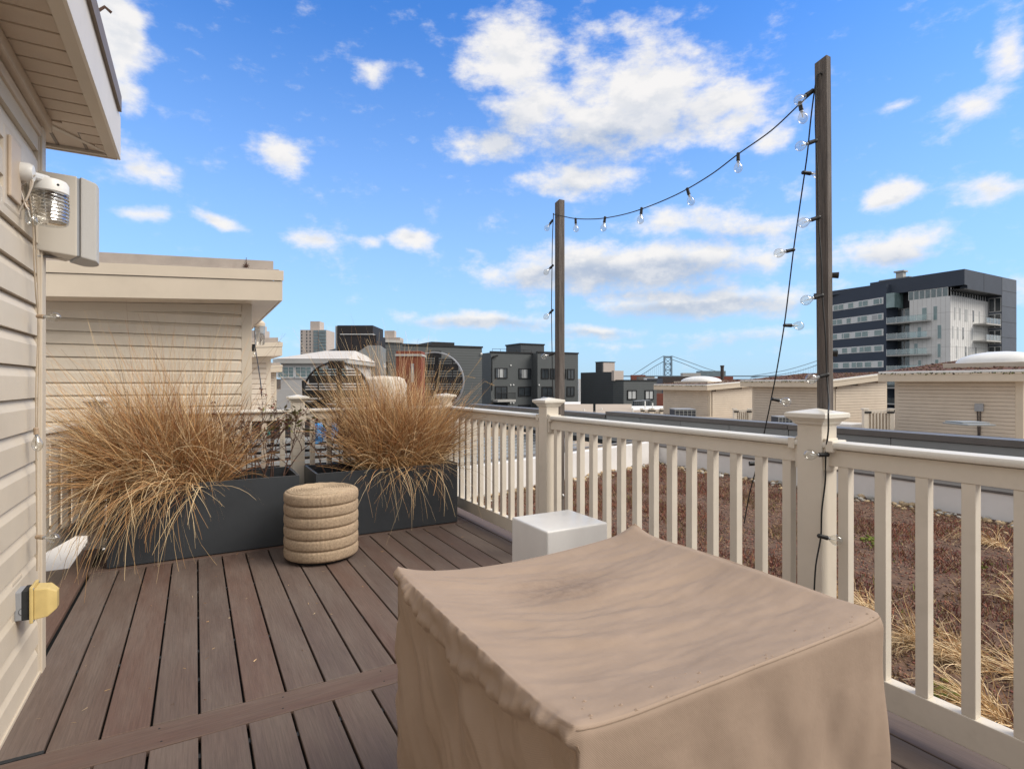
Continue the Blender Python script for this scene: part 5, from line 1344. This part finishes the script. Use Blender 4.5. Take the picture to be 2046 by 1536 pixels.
# ------------------------------------------------------------------ slate apartment block
def window(th, p, X, w, h, N, pane='pane_dark', frame='iron_black', mull=1, curtain=False):
    """window on a wall: p = lower left corner on the wall face, X = along wall, N = outward"""
    c = p+X*w/2+Z(h/2)
    fr = MB(); t = .07
    fr.obox(c+Z(h/2)+N*.03, X*(w/2+t), N*.06, Z(t)).obox(c-Z(h/2)+N*.03, X*(w/2+t), N*.06, Z(t))
    fr.obox(c-X*w/2+N*.03, X*t, N*.058, Z(h/2-t)).obox(c+X*w/2+N*.03, X*t, N*.058, Z(h/2-t))
    for k in range(mull): fr.obox(c+X*(w*((k+1)/(mull+1)-.5))+N*.03, X*.035, N*.055, Z(h/2-t))
    f = fr.build('window', frame, th)
    MB().obox(c+N*.012, X*(w/2-t*.5), N*.012, Z(h/2-t*.5)).build('pane', pane, f)
    if curtain: MB().obox(c+N*.028-X*w*.02, X*w*.24, N*.004, Z(h/2-t*1.2)).build('curtain', 'curtain', f)
ab = thing('apartment_block', 'slate grey clad apartment block with dark framed windows', 'building', (48, 82, -12))
XV = Vector((1, 0, 0)); YV = Vector((0, 1, 0)); NF = Vector((0, -1, 0))
y2 = 77.0
xa, xb, xc = onY(981, 700, y2).x, onY(1074, 700, y2).x, onY(1155, 700, y2-1.6).x
xb2 = onY(1074, 700, y2-1.6).x
zt1 = 5.95; zt2 = 6.05
MB().box(xa, xb2, y2, y2+16, -12, zt1).build('wing', 'slate_siding', ab)
MB().box(xb2, xc, y2-1.6, y2+16, -12, zt2).build('wing', 'slate_siding', ab)
MB().box(xa-.1, xb2-.01, y2-.12, y2+.3, zt1, zt1+.22).box(xb2-.1, xc+.1, y2-1.72, y2-1.3, zt2, zt2+.22).build('parapet_cap', 'iron_black', ab)
MB().box(xb2-1.0, xb2+3.6, y2+2, y2+7, 5.5, 7.55).build('stair_head', 'slate_siding_dark', ab)
MB().box(xb2-1.15, xb2+3.7, y2+1.9, y2+7.1, 7.56, 7.78).build('stair_roof', 'iron_black', ab)
rl = MB().tube([(xa+.5, y2+.5, zt1+.62), (xb2-.2, y2+.5, zt1+.62)], .03, 4)
for k in range(6): rl.tube([(xa+.5+k*1.45, y2+.5, zt1), (xa+.5+k*1.45, y2+.5, zt1+.62)], .03, 4)
rl.build('roof_rail', 'iron_black', ab)
def wpx(u0, u1, v0, v1, Y, **k):
    a = onY(u0, v1, Y); b = onY(u1, v0, Y); window(ab, Vector((a.x, Y, a.z)), XV, b.x-a.x, b.z-a.z, NF, **k)
for (u0, u1, v0, v1, mu, cu) in ((990, 1013, 736, 755, 2, True), (1037, 1060, 737, 756, 2, True), (990, 1013, 772, 799, 1, False), (1036, 1060, 773, 791, 1, False), (989, 1013, 807, 830, 1, False), (1036, 1059, 809, 840, 1, False)):
    wpx(u0, u1, v0, v1, y2-.02, mull=mu, curtain=cu)
for (u0, u1, v0, v1) in ((1082, 1096, 737, 756), (1100, 1112, 737, 756), (1116, 1130, 738, 756), (1134, 1147, 738, 757), (1083, 1104, 773, 791), (1133, 1147, 773, 791)):
    wpx(u0, u1, v0, v1, y2-1.62, mull=1)
wpx(1133, 1146, 808, 816, y2-1.62, mull=1, pane='curtain')
bal = onY(984, 798, y2); be = onY(1020, 798, y2)
MB().box(bal.x, be.x, y2-1.7, y2, bal.z-.35, bal.z).build('balcony_slab', 'concrete', ab)
rlb = MB()
for k in range(18): x_ = bal.x+(be.x-bal.x)*k/17; rlb.tube([(x_, y2-1.65, bal.z), (x_, y2-1.65, bal.z+1.05)], .03, 4)
rlb.tube([(bal.x, y2-1.65, bal.z+1.05), (be.x, y2-1.65, bal.z+1.05)], .04, 4); rlb.build('balcony_rail', 'iron_black', ab)
for (u, v) in ((1020.5, 730), (1020, 769), (1026, 769), (1077, 769), (1020, 805), (1026, 805)):
    p = onY(u, v, y2-.05 if u < 1070 else y2-1.7); MB().lathe([(.13, 0), (.12, .08), (.01, .1)], p, 10, (0, -1, 0)).build('wall_vent', 'white_frame', ab)
p = onY(983, 716, y2-.05); MB().tube([p, p+Vector((.1, -.1, .25)), p+Vector((.9, -.3, .45))], .12, 6).tube([p, p-Z(5)], .07, 5).build('camera_arm', 'iron_black', ab)

# nearer slate block (left of it) and its roof
nb_ = thing('apartment_block', 'long windowless slate block behind the upright grass', 'building', (24, 68, -12))
a = onY(963, 689, 62); b = onY(813, 683, 62)
MB().box(onY(800, 765, 62).x, a.x, 62, 80, -12, 5.55).build('wing', 'slate_siding', nb_)
MB().box(onY(728, 765, 61).x, onY(799.5, 765, 62).x, 61.2, 80, -12, 5.75).build('wing', 'slate_siding', nb_)
MB().box(onY(800, 765, 62).x+.05, a.x+.1, 61.9, 62.3, 5.552, 5.75).build('parapet_cap', 'iron_black', nb_)
MB().box(onY(726, 765, 61).x, onY(799.5, 765, 62).x, 61.0, 61.5, 5.752, 6.05).build('parapet_cap', 'concrete', nb_)
q0, q1 = onY(862, 684, 64), onY(908, 684, 64); MB().box(q0.x, q1.x, 64, 69, 5.9, 6.25).build('roof_canopy', 'iron_black', nb_)
for (u0, u1, v0, v1) in ((765, 774, 724, 746), (985, 990, 735, 740)):
    if u1 < 900:
        pa = onY(u0, v1, 61.18); pb = onY(u1, v0, 61.18); window(nb_, pa, XV, pb.x-pa.x, pb.z-pa.z, NF)
MB().lathe([(.15, 0), (.01, .1)], onY(962, 707, 61.8), 8, (0, -1, 0)).build('wall_vent', 'white_frame', nb_)

# slate end wall with tower and two windows
eb = thing('row_house', 'slate clad row house with stair tower right of the far pole', 'building', (57, 67, -12))
c0 = at(1246, 760, 80); Xe, Ye = c0.x, c0.y
yf_ = onX(1160, 745, Xe).y; ym = onX(1225, 745, Xe).y; xr_ = onY(1312, 760, Ye).x; yt0 = onX(1190, 740, Xe).y; yt1 = onX(1203, 740, Xe).y
MB().box(Xe, xr_, Ye, ym-.01, -12, 1.52).build('wall', 'slate_siding', eb)
MB().box(Xe+.02, onY(1245, 742, ym).x, ym, yf_, -12, 2.85).build('wall', 'slate_siding_dark', eb)
MB().box(Xe-.05, xr_+.1, Ye-.1, ym-.02, 1.522, 1.66).build('parapet_cap', 'iron_black', eb)
yk0 = onX(1203, 740, Xe+.03).y; yk1 = onX(1190, 740, Xe+.03).y; kx = onY(1228, 723, yk0).x
MB().box(Xe+.03, kx, yk0, yk1, 2.86, 4.35).build('stair_tower', 'slate_siding_dark', eb)
MB().box(Xe+.25, kx-.01, yk0-.04, yk0-.01, 2.88, 4.3).build('tower_panel', 'tower_tan', eb)
MB().box(Xe, kx+.1, yk0-.1, yk1+.1, 4.352, 4.45).build('tower_cap', 'iron_black', eb)
tx = onY(1226, 742, ym-.5).x; tx2 = onY(1245, 742, ym-.5).x
MB().box(tx, tx2, ym-.6, ym-.05, 1.53, 3.0).build('screen_wall', 'tower_tan', eb)
for (u0, u1) in ((1254, 1271), (1289, 1305)):
    pa = onY(u0, 797.5, Ye-.02); pb = onY(u1, 780, Ye-.02); window(eb, pa, XV, pb.x-pa.x, pb.z-pa.z, NF, pane='curtain')

# ------------------------------------------------------------------ white roofed building with ribbon windows
wb = thing('white_roof_building', 'white hip-roofed building with ribbon windows at left', 'building', (6, 46, -4))
def whiteb():
    f = 40; p = at(548, 740, f); q = at(694, 745, f); X = (q-p); X.z = 0; L_ = X.length; X.normalize(); N = Vector((X.y, -X.x, 0)); N = -N if N.y > 0 else N
    zE = H+(765-717)/1110*f; zT = H+(765-701)/1110*46
    MB().obox(Vector((p.x, p.y, 0))+X*L_/2-N*6+Z((zE-8)/2), X*(L_/2-.3), N*5.6, Z((zE+8)/2-.3)).build('wall', 'white_wall', wb)
    MB().obox(Vector((p.x, p.y, 0))+X*L_/2-N*6+Z(zE-.18), X*(L_/2+.05), N*6.1, Z(.14)).build('eave', 'concrete', wb)
    a = Vector((p.x, p.y, zE)); vs = [a-X*.1+N*.1, a+X*(L_+.1)+N*.1, a+X*(L_+.1)-N*12, a-X*.1-N*12, a+X*1.6-N*6+Z(zT-zE), a+X*(L_-1.1)-N*6+Z(zT-zE)]
    MB().add(vs, [(0, 1, 5, 4), (1, 2, 5), (2, 3, 4, 5), (3, 0, 4), (0, 3, 2, 1)]).build('roof', 'pale_roof', wb)
    zw0, zw1 = H+(765-754)/1110*f, H+(765-732)/1110*f
    for k in range(4):
        w = L_*.225; pp = Vector((p.x, p.y, 0))+X*(L_*.02+k*L_*.242)+N*.0-N*.38
        c = pp+X*w/2+Z((zw0+zw1)/2)
        fr = MB(); hh = (zw1-zw0)/2
        fr.obox(c+Z(hh)+N*.02, X*w/2, N*.05, Z(.04)).obox(c-Z(hh)+N*.02, X*w/2, N*.05, Z(.04)).obox(c-X*w/2+N*.02, X*.05, N*.048, Z(hh-.04)).obox(c+X*w/2+N*.02, X*.05, N*.048, Z(hh-.04))
        for j in (1, 2): fr.obox(c+X*(w*(j/3-.5))+N*.02, X*.02, N*.045, Z(hh-.04))
        for j in (1, 2): fr.obox(c+Z(hh*(2*j/3-1))+N*.02, X*(w/2-.05), N*.043, Z(.012))
        fo = fr.build('window', 'white_frame', wb); MB().obox(c+N*.01, X*(w/2-.03), N*.006, Z(hh-.03)).build('pane', 'pane_teal', fo)
whiteb()
wr = MB(); pr0 = at(520, 840, 30); 
lw_ = thing('white_wall', 'long white rendered wall below the ribbon windowed building', 'wall', at(600, 800, 36))
MB().obox(at(620, 800, 37)+Z(-1.2), Vector((CS, -SN, 0))*4.0, Vector((SN, CS, 0))*.2, Z(1.95)).build('wall', 'white_wall', lw_)

# black clad boxes, metal roof
bk = thing('black_tower', 'black clad stair tower rising behind the white roof', 'building', (15, 62, -12))
def blk(u0, u1, vt, f, d, name, m, zb=-12, sideu=None):
    p = at(u0, vt, f); q = at(u1, vt, f); X = q-p; X.z = 0; L_ = X.length; X.normalize(); N = Vector((-X.y, X.x, 0)); N = -N if N.y < 0 else N
    return MB().obox(Vector((p.x, p.y, (p.z+zb)/2))+X*L_/2+N*d/2, X*L_/2, N*d/2, Z((p.z-zb)/2)).build(name, m, bk)
blk(674, 745, 650, 62, 5, 'tower', 'black_clad'); blk(670, 673.6, 651, 62.2, 5, 'tower_side', 'concrete')
blk(676, 752, 669, 56, 4, 'lower_block', 'black_clad'); blk(679, 745, 667, 55.9, 4.2, 'edge_trim', 'white_frame', zb=at(679, 668.5, 55.9).z)
mr = thing('metal_roof_house', 'curved grey metal roofed building behind the tall grass', 'building', at(720, 760, 48))
p = at(735, 765, 48)
vs = []; 
MB().prism([at(690, 760, 48), at(760, 760, 48), at(760, 690, 48), at(735, 690, 48), at(712, 705, 48), at(697, 725, 48)], (2, 5, 0)).build('shell', 'grey_panel', mr)

# ------------------------------------------------------------------ far towers
t1 = thing('residential_tower', 'tall tan apartment tower with blue glass bays far left', 'tower', (95, 530, -12))
def tower(th, u0, u1, vt, f, core, glass=True):
    X = Vector((CS, -SN, 0)); N = Vector((-SN, -CS, 0)); p = at(u0, vt, f); q = at(u1, vt, f); L_ = (q-p).length; c = (p+q)/2
    MB().obox(Vector((c.x, c.y, (c.z-20)/2))-N*L_/2, X*L_/2, N*L_/2, Z((c.z+20)/2)).build('shaft', 'tower_tan', th)
    a = at(core[0], core[2], f); b = at(core[1], core[2], f); cc = (a+b)/2
    MB().obox(Vector((cc.x, cc.y, (a.z+c.z)/2))-N*L_*.4, X*(b-a).length/2, N*L_*.25, Z((a.z-c.z)/2)).build('water_tank_house', 'tower_tan', th)
    if glass:
        nf = 12; fh = 2.9
        for k in range(nf):
            z = c.z-1.6-k*fh*1.0
            if k % 1 == 0:
                MB().obox(Vector((p.x, p.y, z))+X*L_*.60+N*.15, X*L_*.09, N*.15, Z(fh*.40)).build('window_bay', 'tower_glass', th)
                MB().obox(Vector((p.x, p.y, z))+X*L_*.86+N*.5, X*L_*.13, N*.5, Z(fh*.42)).build('window_bay', 'tower_glass', th)
                for s in (.06, .25, .38): MB().obox(Vector((p.x, p.y, z))+X*L_*s+N*.06, X*L_*.02, N*.1, Z(fh*.30)).build('window', 'pane_dark', th)
tower(t1, 600, 652, 659, 500, (617, 636, 641))
t2 = thing('residential_tower', 'tan tower top peeking over the slate block', 'tower', (150, 570, -12))
tower(t2, 763, 799, 674, 560, (767, 787, 660), False)
t3 = thing('residential_tower', 'tan tower partly hidden by the stair house eave', 'tower', (60, 450, -12))
tower(t3, 497, 526, 660, 420, (508, 525, 651), False)

# ------------------------------------------------------------------ suspension bridge
bg_ = thing('suspension_bridge', 'pale blue steel suspension bridge tower and cables on the horizon', 'bridge', at(1334, 765, 1500))
def bridge():
    f = 1500; X = Vector((CS, -SN, 0)); N = Vector((SN, CS, 0))
    def leg(u): p = at(u, 711, f); q = at(u, 765, f); MB().obox((p+q)/2-Z(10), X*1.9, N*3, Z((p.z-q.z)/2+10)).build('tower_leg', 'bridge_blue', bg_)
    leg(1327.5); leg(1341.5)
    for v in (712.5, 714.5, 727, 739, 751): MB().obox(at(1334.5, v, f), X*9, N*1.5, Z(1.2 if v > 713 else 1.6)).build('strut', 'bridge_blue', bg_)
    for v0, v1 in ((716, 727), (727, 739), (739, 751)):
        MB().tube([at(1328, v0, f), at(1341, v1, f)], .8, 4).build('brace', 'bridge_blue', bg_); MB().tube([at(1341, v0, f), at(1328, v1, f)], .8, 4).build('brace', 'bridge_blue', bg_)
    def cable(pts, f=1500, r=.9): MB().tube(smoothpath([at(u, v, f) for u, v in pts], 4), r, 4).build('main_cable', 'bridge_blue', bg_)
    cable([(1342, 711), (1362, 718), (1390, 728), (1415, 737), (1445, 745)]); cable([(1343, 718), (1370, 728), (1400, 740), (1430, 746)])
    cable([(1326, 711), (1305, 723), (1285, 736), (1266, 748)]); cable([(1326, 722), (1308, 732), (1290, 744), (1275, 752)])
    cable([(1500, 751), (1540, 745), (1580, 737), (1640, 718), (1700, 692)]); cable([(1500, 754), (1560, 748), (1600, 740), (1640, 726), (1700, 700)])
    hg = MB()
    for k in range(12): u = 1280+k*4; hg.tube([at(u, 752, f), at(u, 751-(u-1275)*.55, f)], .22, 3)
    for k in range(14): u = 1570+k*5; hg.tube([at(u, 752, f), at(u, 746-(u-1560)*.26, f)], .22, 3)
    hg.build('hangers', 'bridge_blue', bg_)
    MB().obox(at(1480, 751.5, f), X*330, N*6, Z(1.6)).build('road_deck', 'bridge_blue', bg_)
bridge()
# horizon city: low blocks one by one
FB = [(1262, 1290, 749, 300, 'brick_red', 'brick red low block left of bridge tower'), (1275, 1308, 752, 280, 'city', 'low dark block below bridge cables'), (1290, 1330, 755, 220, 'white_panel', 'long white warehouse below the bridge tower'), (1156, 1190, 757, 320, 'white_panel', 'pale warehouse beside slate row house'),
      (1322, 1400, 752, 180, 'chimney', 'wide brown warehouse right of bridge tower'), (1295, 1324, 756, 160, 'navy_metal', 'low blue-grey roof before white warehouse'), (1364, 1400, 745, 420, 'concrete', 'pale rooftop plant building on the horizon'), (1398, 1450, 741, 700, 'tower_glass', 'pale glass office block behind brick chimney'), (1385, 1465, 752, 240, 'brick_red', 'brown building behind first skylight dome'),
      (1455, 1640, 757, 1300, 'bridge_blue', 'long hazy waterfront shed on the horizon'), (1120, 1160, 758, 500, 'city', 'low hazy block behind far wooden pole'), (1640, 1700, 757, 900, 'city', 'low hazy block behind near wooden pole'), (1304, 1322, 770, 110, 'city', 'dark house end beside farthest roof house'), (1306, 1330, 786, 100, 'brick_red', 'red brick wall beside farthest roof house'), (530, 610, 757, 600, 'city', 'hazy low block behind white roof')]
for i, (u0, u1, v, f, m, l) in enumerate(FB):
    p = at(u0, v, f); q = at(u1, v, f); X = q-p; L_ = X.length; X.normalize(); N = Vector((-X.y, X.x, 0)); N = -N if N.y < 0 else N
    o = MB().obox(Vector(((p.x+q.x)/2, (p.y+q.y)/2, (p.z-12)/2))+N*L_*.2, X*L_/2, N*L_*.2, Z((p.z+12)/2)).build('distant_building', m); tag(o, l, 'building')
p = at(1443, 730, 230); ch = MB().tube([Vector((p.x, p.y, -5)), Vector((p.x, p.y, p.z-.6)), p-Z(.55), p], [.75, .68, .85, .85], 12).build('brick_chimney', 'chimney'); tag(ch, 'round dark brick chimney on the horizon', 'chimney')

# ------------------------------------------------------------------ big navy and white building
BB = thing('office_building', 'navy and white modern apartment building with glass balconies', 'building', (135, 60, -12))
def bigb():
    X0, Y0 = 127.5, 51.7; Yc = 49.4
    zW = 18.1; pit = 3.35
    n = lambda: None
    NX_ = Vector((-1, 0, 0)); NY_ = Vector((0, -1, 0))
    # core volumes
    MB().box(X0+2.2, 150, Y0+2.2, 75, -12, 21.5).build('core', 'dark_in', BB)
    MB().box(X0, 144.1, Y0, 58.8, -12, zW).build('white_volume', 'white_panel', BB)
    # panel joints of the white volume
    j = MB()
    for k in range(9): y_ = Y0+.8*k; j.box(X0-.012, X0, y_-.02, y_+.02, -3, zW)
    for k in range(1, 20): x_ = X0+.85*k; j.box(x_-.02, x_+.02, Y0-.012, Y0, -3, zW) if x_ < 144 else None
    for k in range(5): z = 1.6+k*3.35; j.box(X0-.013, X0, Y0, 58.8, z-.03, z+.03); j.box(X0, 144.1, Y0-.013, Y0, z-.03, z+.03)
    j.build('panel_joints', 'concrete', BB)['kind'] = 'stuff'
    def wl(y0, y1, z0, z1):   # window on the left face of the white volume
        f = MB().box(X0-.05, X0+.0, y0, y1, z0, z1).build('window', 'white_frame', BB); MB().box(X0-.07, X0-.051, y0+.1, y1-.1, z0+.1, z1-.1).build('pane', 'pane_teal', f)
    def wr(x0, x1, z0, z1):
        f = MB().box(x0, x1, Y0-.05, Y0, z0, z1).build('window', 'white_frame', BB); MB().box(x0+.1, x1-.1, Y0-.07, Y0-.051, z0+.1, z1-.1).build('pane', 'curtain' if random.random() < .7 else 'pane_dark', f)
    for (y0, y1, z0, z1) in ((55.6, 56.6, 13.6, 16.4), (53.8, 54.6, 13.6, 16.5), (56.6, 57.4, 10.2, 12.6), (53.1, 53.9, 9.9, 12.7), (57.2, 58.0, 6.9, 9.3), (53.2, 53.9, 6.2, 9.0), (56.6, 57.3, 3.4, 5.9), (53.6, 54.3, 3.4, 5.9), (57, 57.6, .2, 2.6)): wl(y0, y1, z0, z1)
    for (x0, z0) in ((129.0, 13.6), (131.2, 13.6), (133.4, 13.5), (136.9, 13.5), (139.7, 13.5), (128.2, 9.9), (130.3, 9.8), (132.4, 9.8), (136.4, 9.9), (129.8, 6.1), (133.6, 6.1), (135.0, 6.1), (138.0, 6.1), (128.2, 2.7), (131.2, 2.7), (136, 2.7)): wr(x0, x0+(.6 if x0 != 133.4 else 1.3), z0, z0+2.5)
    # clerestory band above the white volume
    for k in range(7):
        y0 = Y0+.4+k*1.0; f = MB().box(X0+.10, X0+.2, y0, y0+.96, zW+.02, 19.95).build('window', 'white_frame', BB); MB().box(X0+.08, X0+.099, y0+.08, y0+.88, zW+.1, 19.85).build('pane', 'pane', f)
    for k in range(14):
        x0 = X0+.6+k*1.15; f = MB().box(x0, x0+1.0, Y0+.1, Y0+.2, zW+.02, 19.9).build('window', 'white_frame', BB); MB().box(x0+.12, x0+.88, Y0+.08, Y0+.099, zW+.1, 19.8).build('pane', 'pane_dark', f)
    # canopy frame
    xp0, xp1 = onY(2002, 590, Yc).x, onY(2031, 562, Yc).x
    MB().box(X0, X0+1.2, Yc, 66.5, 19.96, 22.95).box(X0+1.201, xp0-.01, Yc, Yc+1.2, 19.3, 22.95).build('roof_frame', 'navy_lap', BB)
    MB().box(X0+.002, xp0-.01, Yc+.002, Yc+2.4, 19.15, 19.295).build('soffit', 'iron_black', BB)
    MB().box(X0+1.3, 150, Yc+1.3, 80, 21.6, 22.6).build('roof_slab', 'navy', BB)
    xp0, xp1 = onY(2002, 590, Yc).x, onY(2031, 562, Yc).x
    MB().box(xp0, xp1, Yc, Yc+14, -12, 22.95).build('end_pier', 'navy_metal', BB)
    j = MB()
    for x_ in (onY(1966, 545, Yc).x, xp0): j.box(x_-.05, x_+.05, Yc-.02, Yc-.001, 19.3, 22.95)
    for k in range(6): z = 4.2+k*3.2; j.box(xp0, xp1, Yc-.018, Yc-.001, z-.04, z+.04)
    j.build('cladding_joints', 'iron_black', BB)['kind'] = 'stuff'
    # right recess: glazing on the inner side of the end pier, and balconies
    for k in range(7):
        z = 19.1-3.35*k
        for q in range(2):
            y0 = Yc+.12+q*1.05; f = MB().box(xp0-.08, xp0-.005, y0, y0+1.0, z-3.2, z-.3).build('window', 'white_frame', BB); MB().box(xp0-.11, xp0-.081, y0+.08, y0+.92, z-3.1, z-.4).build('pane', 'pane_dark', f)
        if 0 < k:
            zz = 13.2-3.4*(k-1)
            MB().box(137.2, xp0-.12, Yc+.1, Y0-.08, zz-.28, zz).build('balcony_slab', 'concrete', BB)
            MB().box(137.2, xp0-.12, Yc+.12, Yc+.16, zz+.02, zz+1.1).build('glass_balustrade', 'rail_glass', BB)
            for q in range(5): MB().box(137.25+q*1.6, 137.31+q*1.6, Yc+.08, Yc+.12, zz, zz+1.12).build('balustrade_post', 'white_frame', BB)
    # left recess: glazing and balconies
    for k in range(7):
        z = 17.0-3.35*k
        for q in range(2):
            y0 = 58.9+q*1.8; f = MB().box(X0+1.9, X0+2.05, y0, y0+1.7, z-2.9, z-.2).build('window', 'white_frame', BB); MB().box(X0+1.87, X0+1.899, y0+.1, y0+1.6, z-2.8, z-.3).build('pane', 'pane_dark' if q else 'pane', f)
        if k < 6:
            zz = 13.7-3.35*k; ys = 54.9
            MB().box(X0-1.7, X0-.09, ys, 62.4, zz-.25, zz).box(X0-.089, X0+1.85, 58.82, 62.4, zz-.25, zz).build('balcony_slab', 'concrete', BB)
            MB().box(X0-1.7, X0-1.66, ys, 62.4, zz+.02, zz+1.15).build('glass_balustrade', 'rail_glass', BB)
            for q in range(5): MB().box(X0-1.72, X0-1.68, ys+q*1.85, ys+q*1.85+.06, zz, zz+1.17).build('balustrade_post', 'white_frame', BB)
    MB().box(X0-1.7, X0+1.8, 60.8, 62.4, 16.9, 19.9).build('glass_bay', 'pane_teal', BB)
    # left wing, turned a little
    J = Vector((X0-1.2, 62.6, 0)); d = Vector((.225, .974, 0)).normalized(); N = Vector((-d.y, d.x, 0)); 
    L_ = 17.5; zT = 22.0
    MB().obox(J+d*L_/2-N*5+Z((zT-12)/2), d*L_/2, N*5, Z((zT+12)/2)).build('left_wing', 'navy_lap', BB)
    pat = [[(.6, 'p'), (1.5, 'p'), (1.2, 'w'), (1.4, 'p'), (1.0, 'p'), (1.2, 'w'), (1.5, 'p')], [(1.0, 'p'), (1.5, 'c'), (1.0, 'w'), (1.6, 'p'), (.9, 'p'), (1.6, 'w'), (1.2, 'p')], [(1.9, 'p'), (1.4, 'w'), (1.6, 'p'), (1.7, 'p'), (1.3, 'w'), (1.7, 'p'), (.5, 'p')], [(1.9, 'p'), (.6, 'w'), (1.8, 'p'), (1.2, 'p'), (.5, 'w'), (1.6, 'p'), (.9, 'w'), (1.5, 'p')], [(1.1, 'p'), (1.4, 'w'), (1.7, 'p'), (.4, 'w'), (1.6, 'p'), (1.3, 'p'), (.5, 'w'), (1.8, 'p')], [(1.2, 'd'), (1.5, 'w'), (1.5, 'p'), (1.6, 'p'), (1.2, 'w')], [(1.4, 'd'), (1.4, 'd'), (1.0, 'd'), (1.3, 'd')]]
    for r_, z in enumerate((18.0, 14.65, 11.3, 7.95, 4.6, 1.3, -1.9)):
        s = .9; row = pat[r_]+[(1.1, 'w'), (1.5, 'p'), (1.3, 'p'), (1.0, 'w'), (1.4, 'p')]; row = row[:] ; tot = sum(a for a, b in row); 
        MB().obox(J+d*(.8+tot/2+.1)+N*.02+Z(z+.62), d*(tot/2+.25), N*.02, Z(.72)).build('window_band', 'white_frame', BB)
        for w, t in row:
            c = J+d*(s+w/2)+N*.06+Z(z+.62)
            if t == 'w': pass
            else:
                f = MB().obox(c, d*(w/2-.02), N*.03, Z(.62)).build('window', 'white_frame', BB)
                MB().obox(c+N*.035, d*(w/2-.10), N*.006, Z(.53)).build('pane', {'p': 'pane_teal', 'c': 'curtain', 'd': 'pane_dark'}[t], f)
            s += w
    # roof plant
    MB().box(130, 134.5, 60, 66, 22.6, 23.6).build('plant_room', 'grey_panel', BB)
    p = onX(1800, 548, 131); MB().box(p.x-.6, p.x+.6, p.y-.7, p.y+.7, 23.6, 24.8).box(p.x-.9, p.x+.9, p.y-1.0, p.y+1.0, 24.8, 25.1).build('roof_flue', 'concrete', BB)
bigb()

# ------------------------------------------------------------------ dark eave lamp and bulb hanging from the neighbour's eave
hb = thing('string_lights', 'black cord with a bulb hanging from the stair house eave corner', 'string lights', at(512, 655, 8.6))
MB().tube(smoothpath([at(509, 652, 8.6), at(510, 690, 8.4), at(514, 720, 7.5), at(520, 760, 6.2), at(523, 790, 5.3)], 5), .006, 5).build('cord', 'cord_black', hb)
bulb_parts(hb, at(506, 688, 8.2), D_(.05, 1), r=.03, sl=.10, sr=.024, glen=.08)
el = thing('eave_lamp', 'ribbed jar lamp under the stair house eave', 'wall light', at(519, 660, 9.0))
MB().lathe([(.06, -.30), (.072, -.28), (.074, -.1), (.078, 0)], at(519, 652, 9.0), 20).build('glass_jar', 'jar_glass', el, smooth=True)
MB().lathe([(.082, 0), (.085, .05), (.05, .09)], at(519, 652, 9.0), 20).build('cap', 'trim', el, smooth=True)
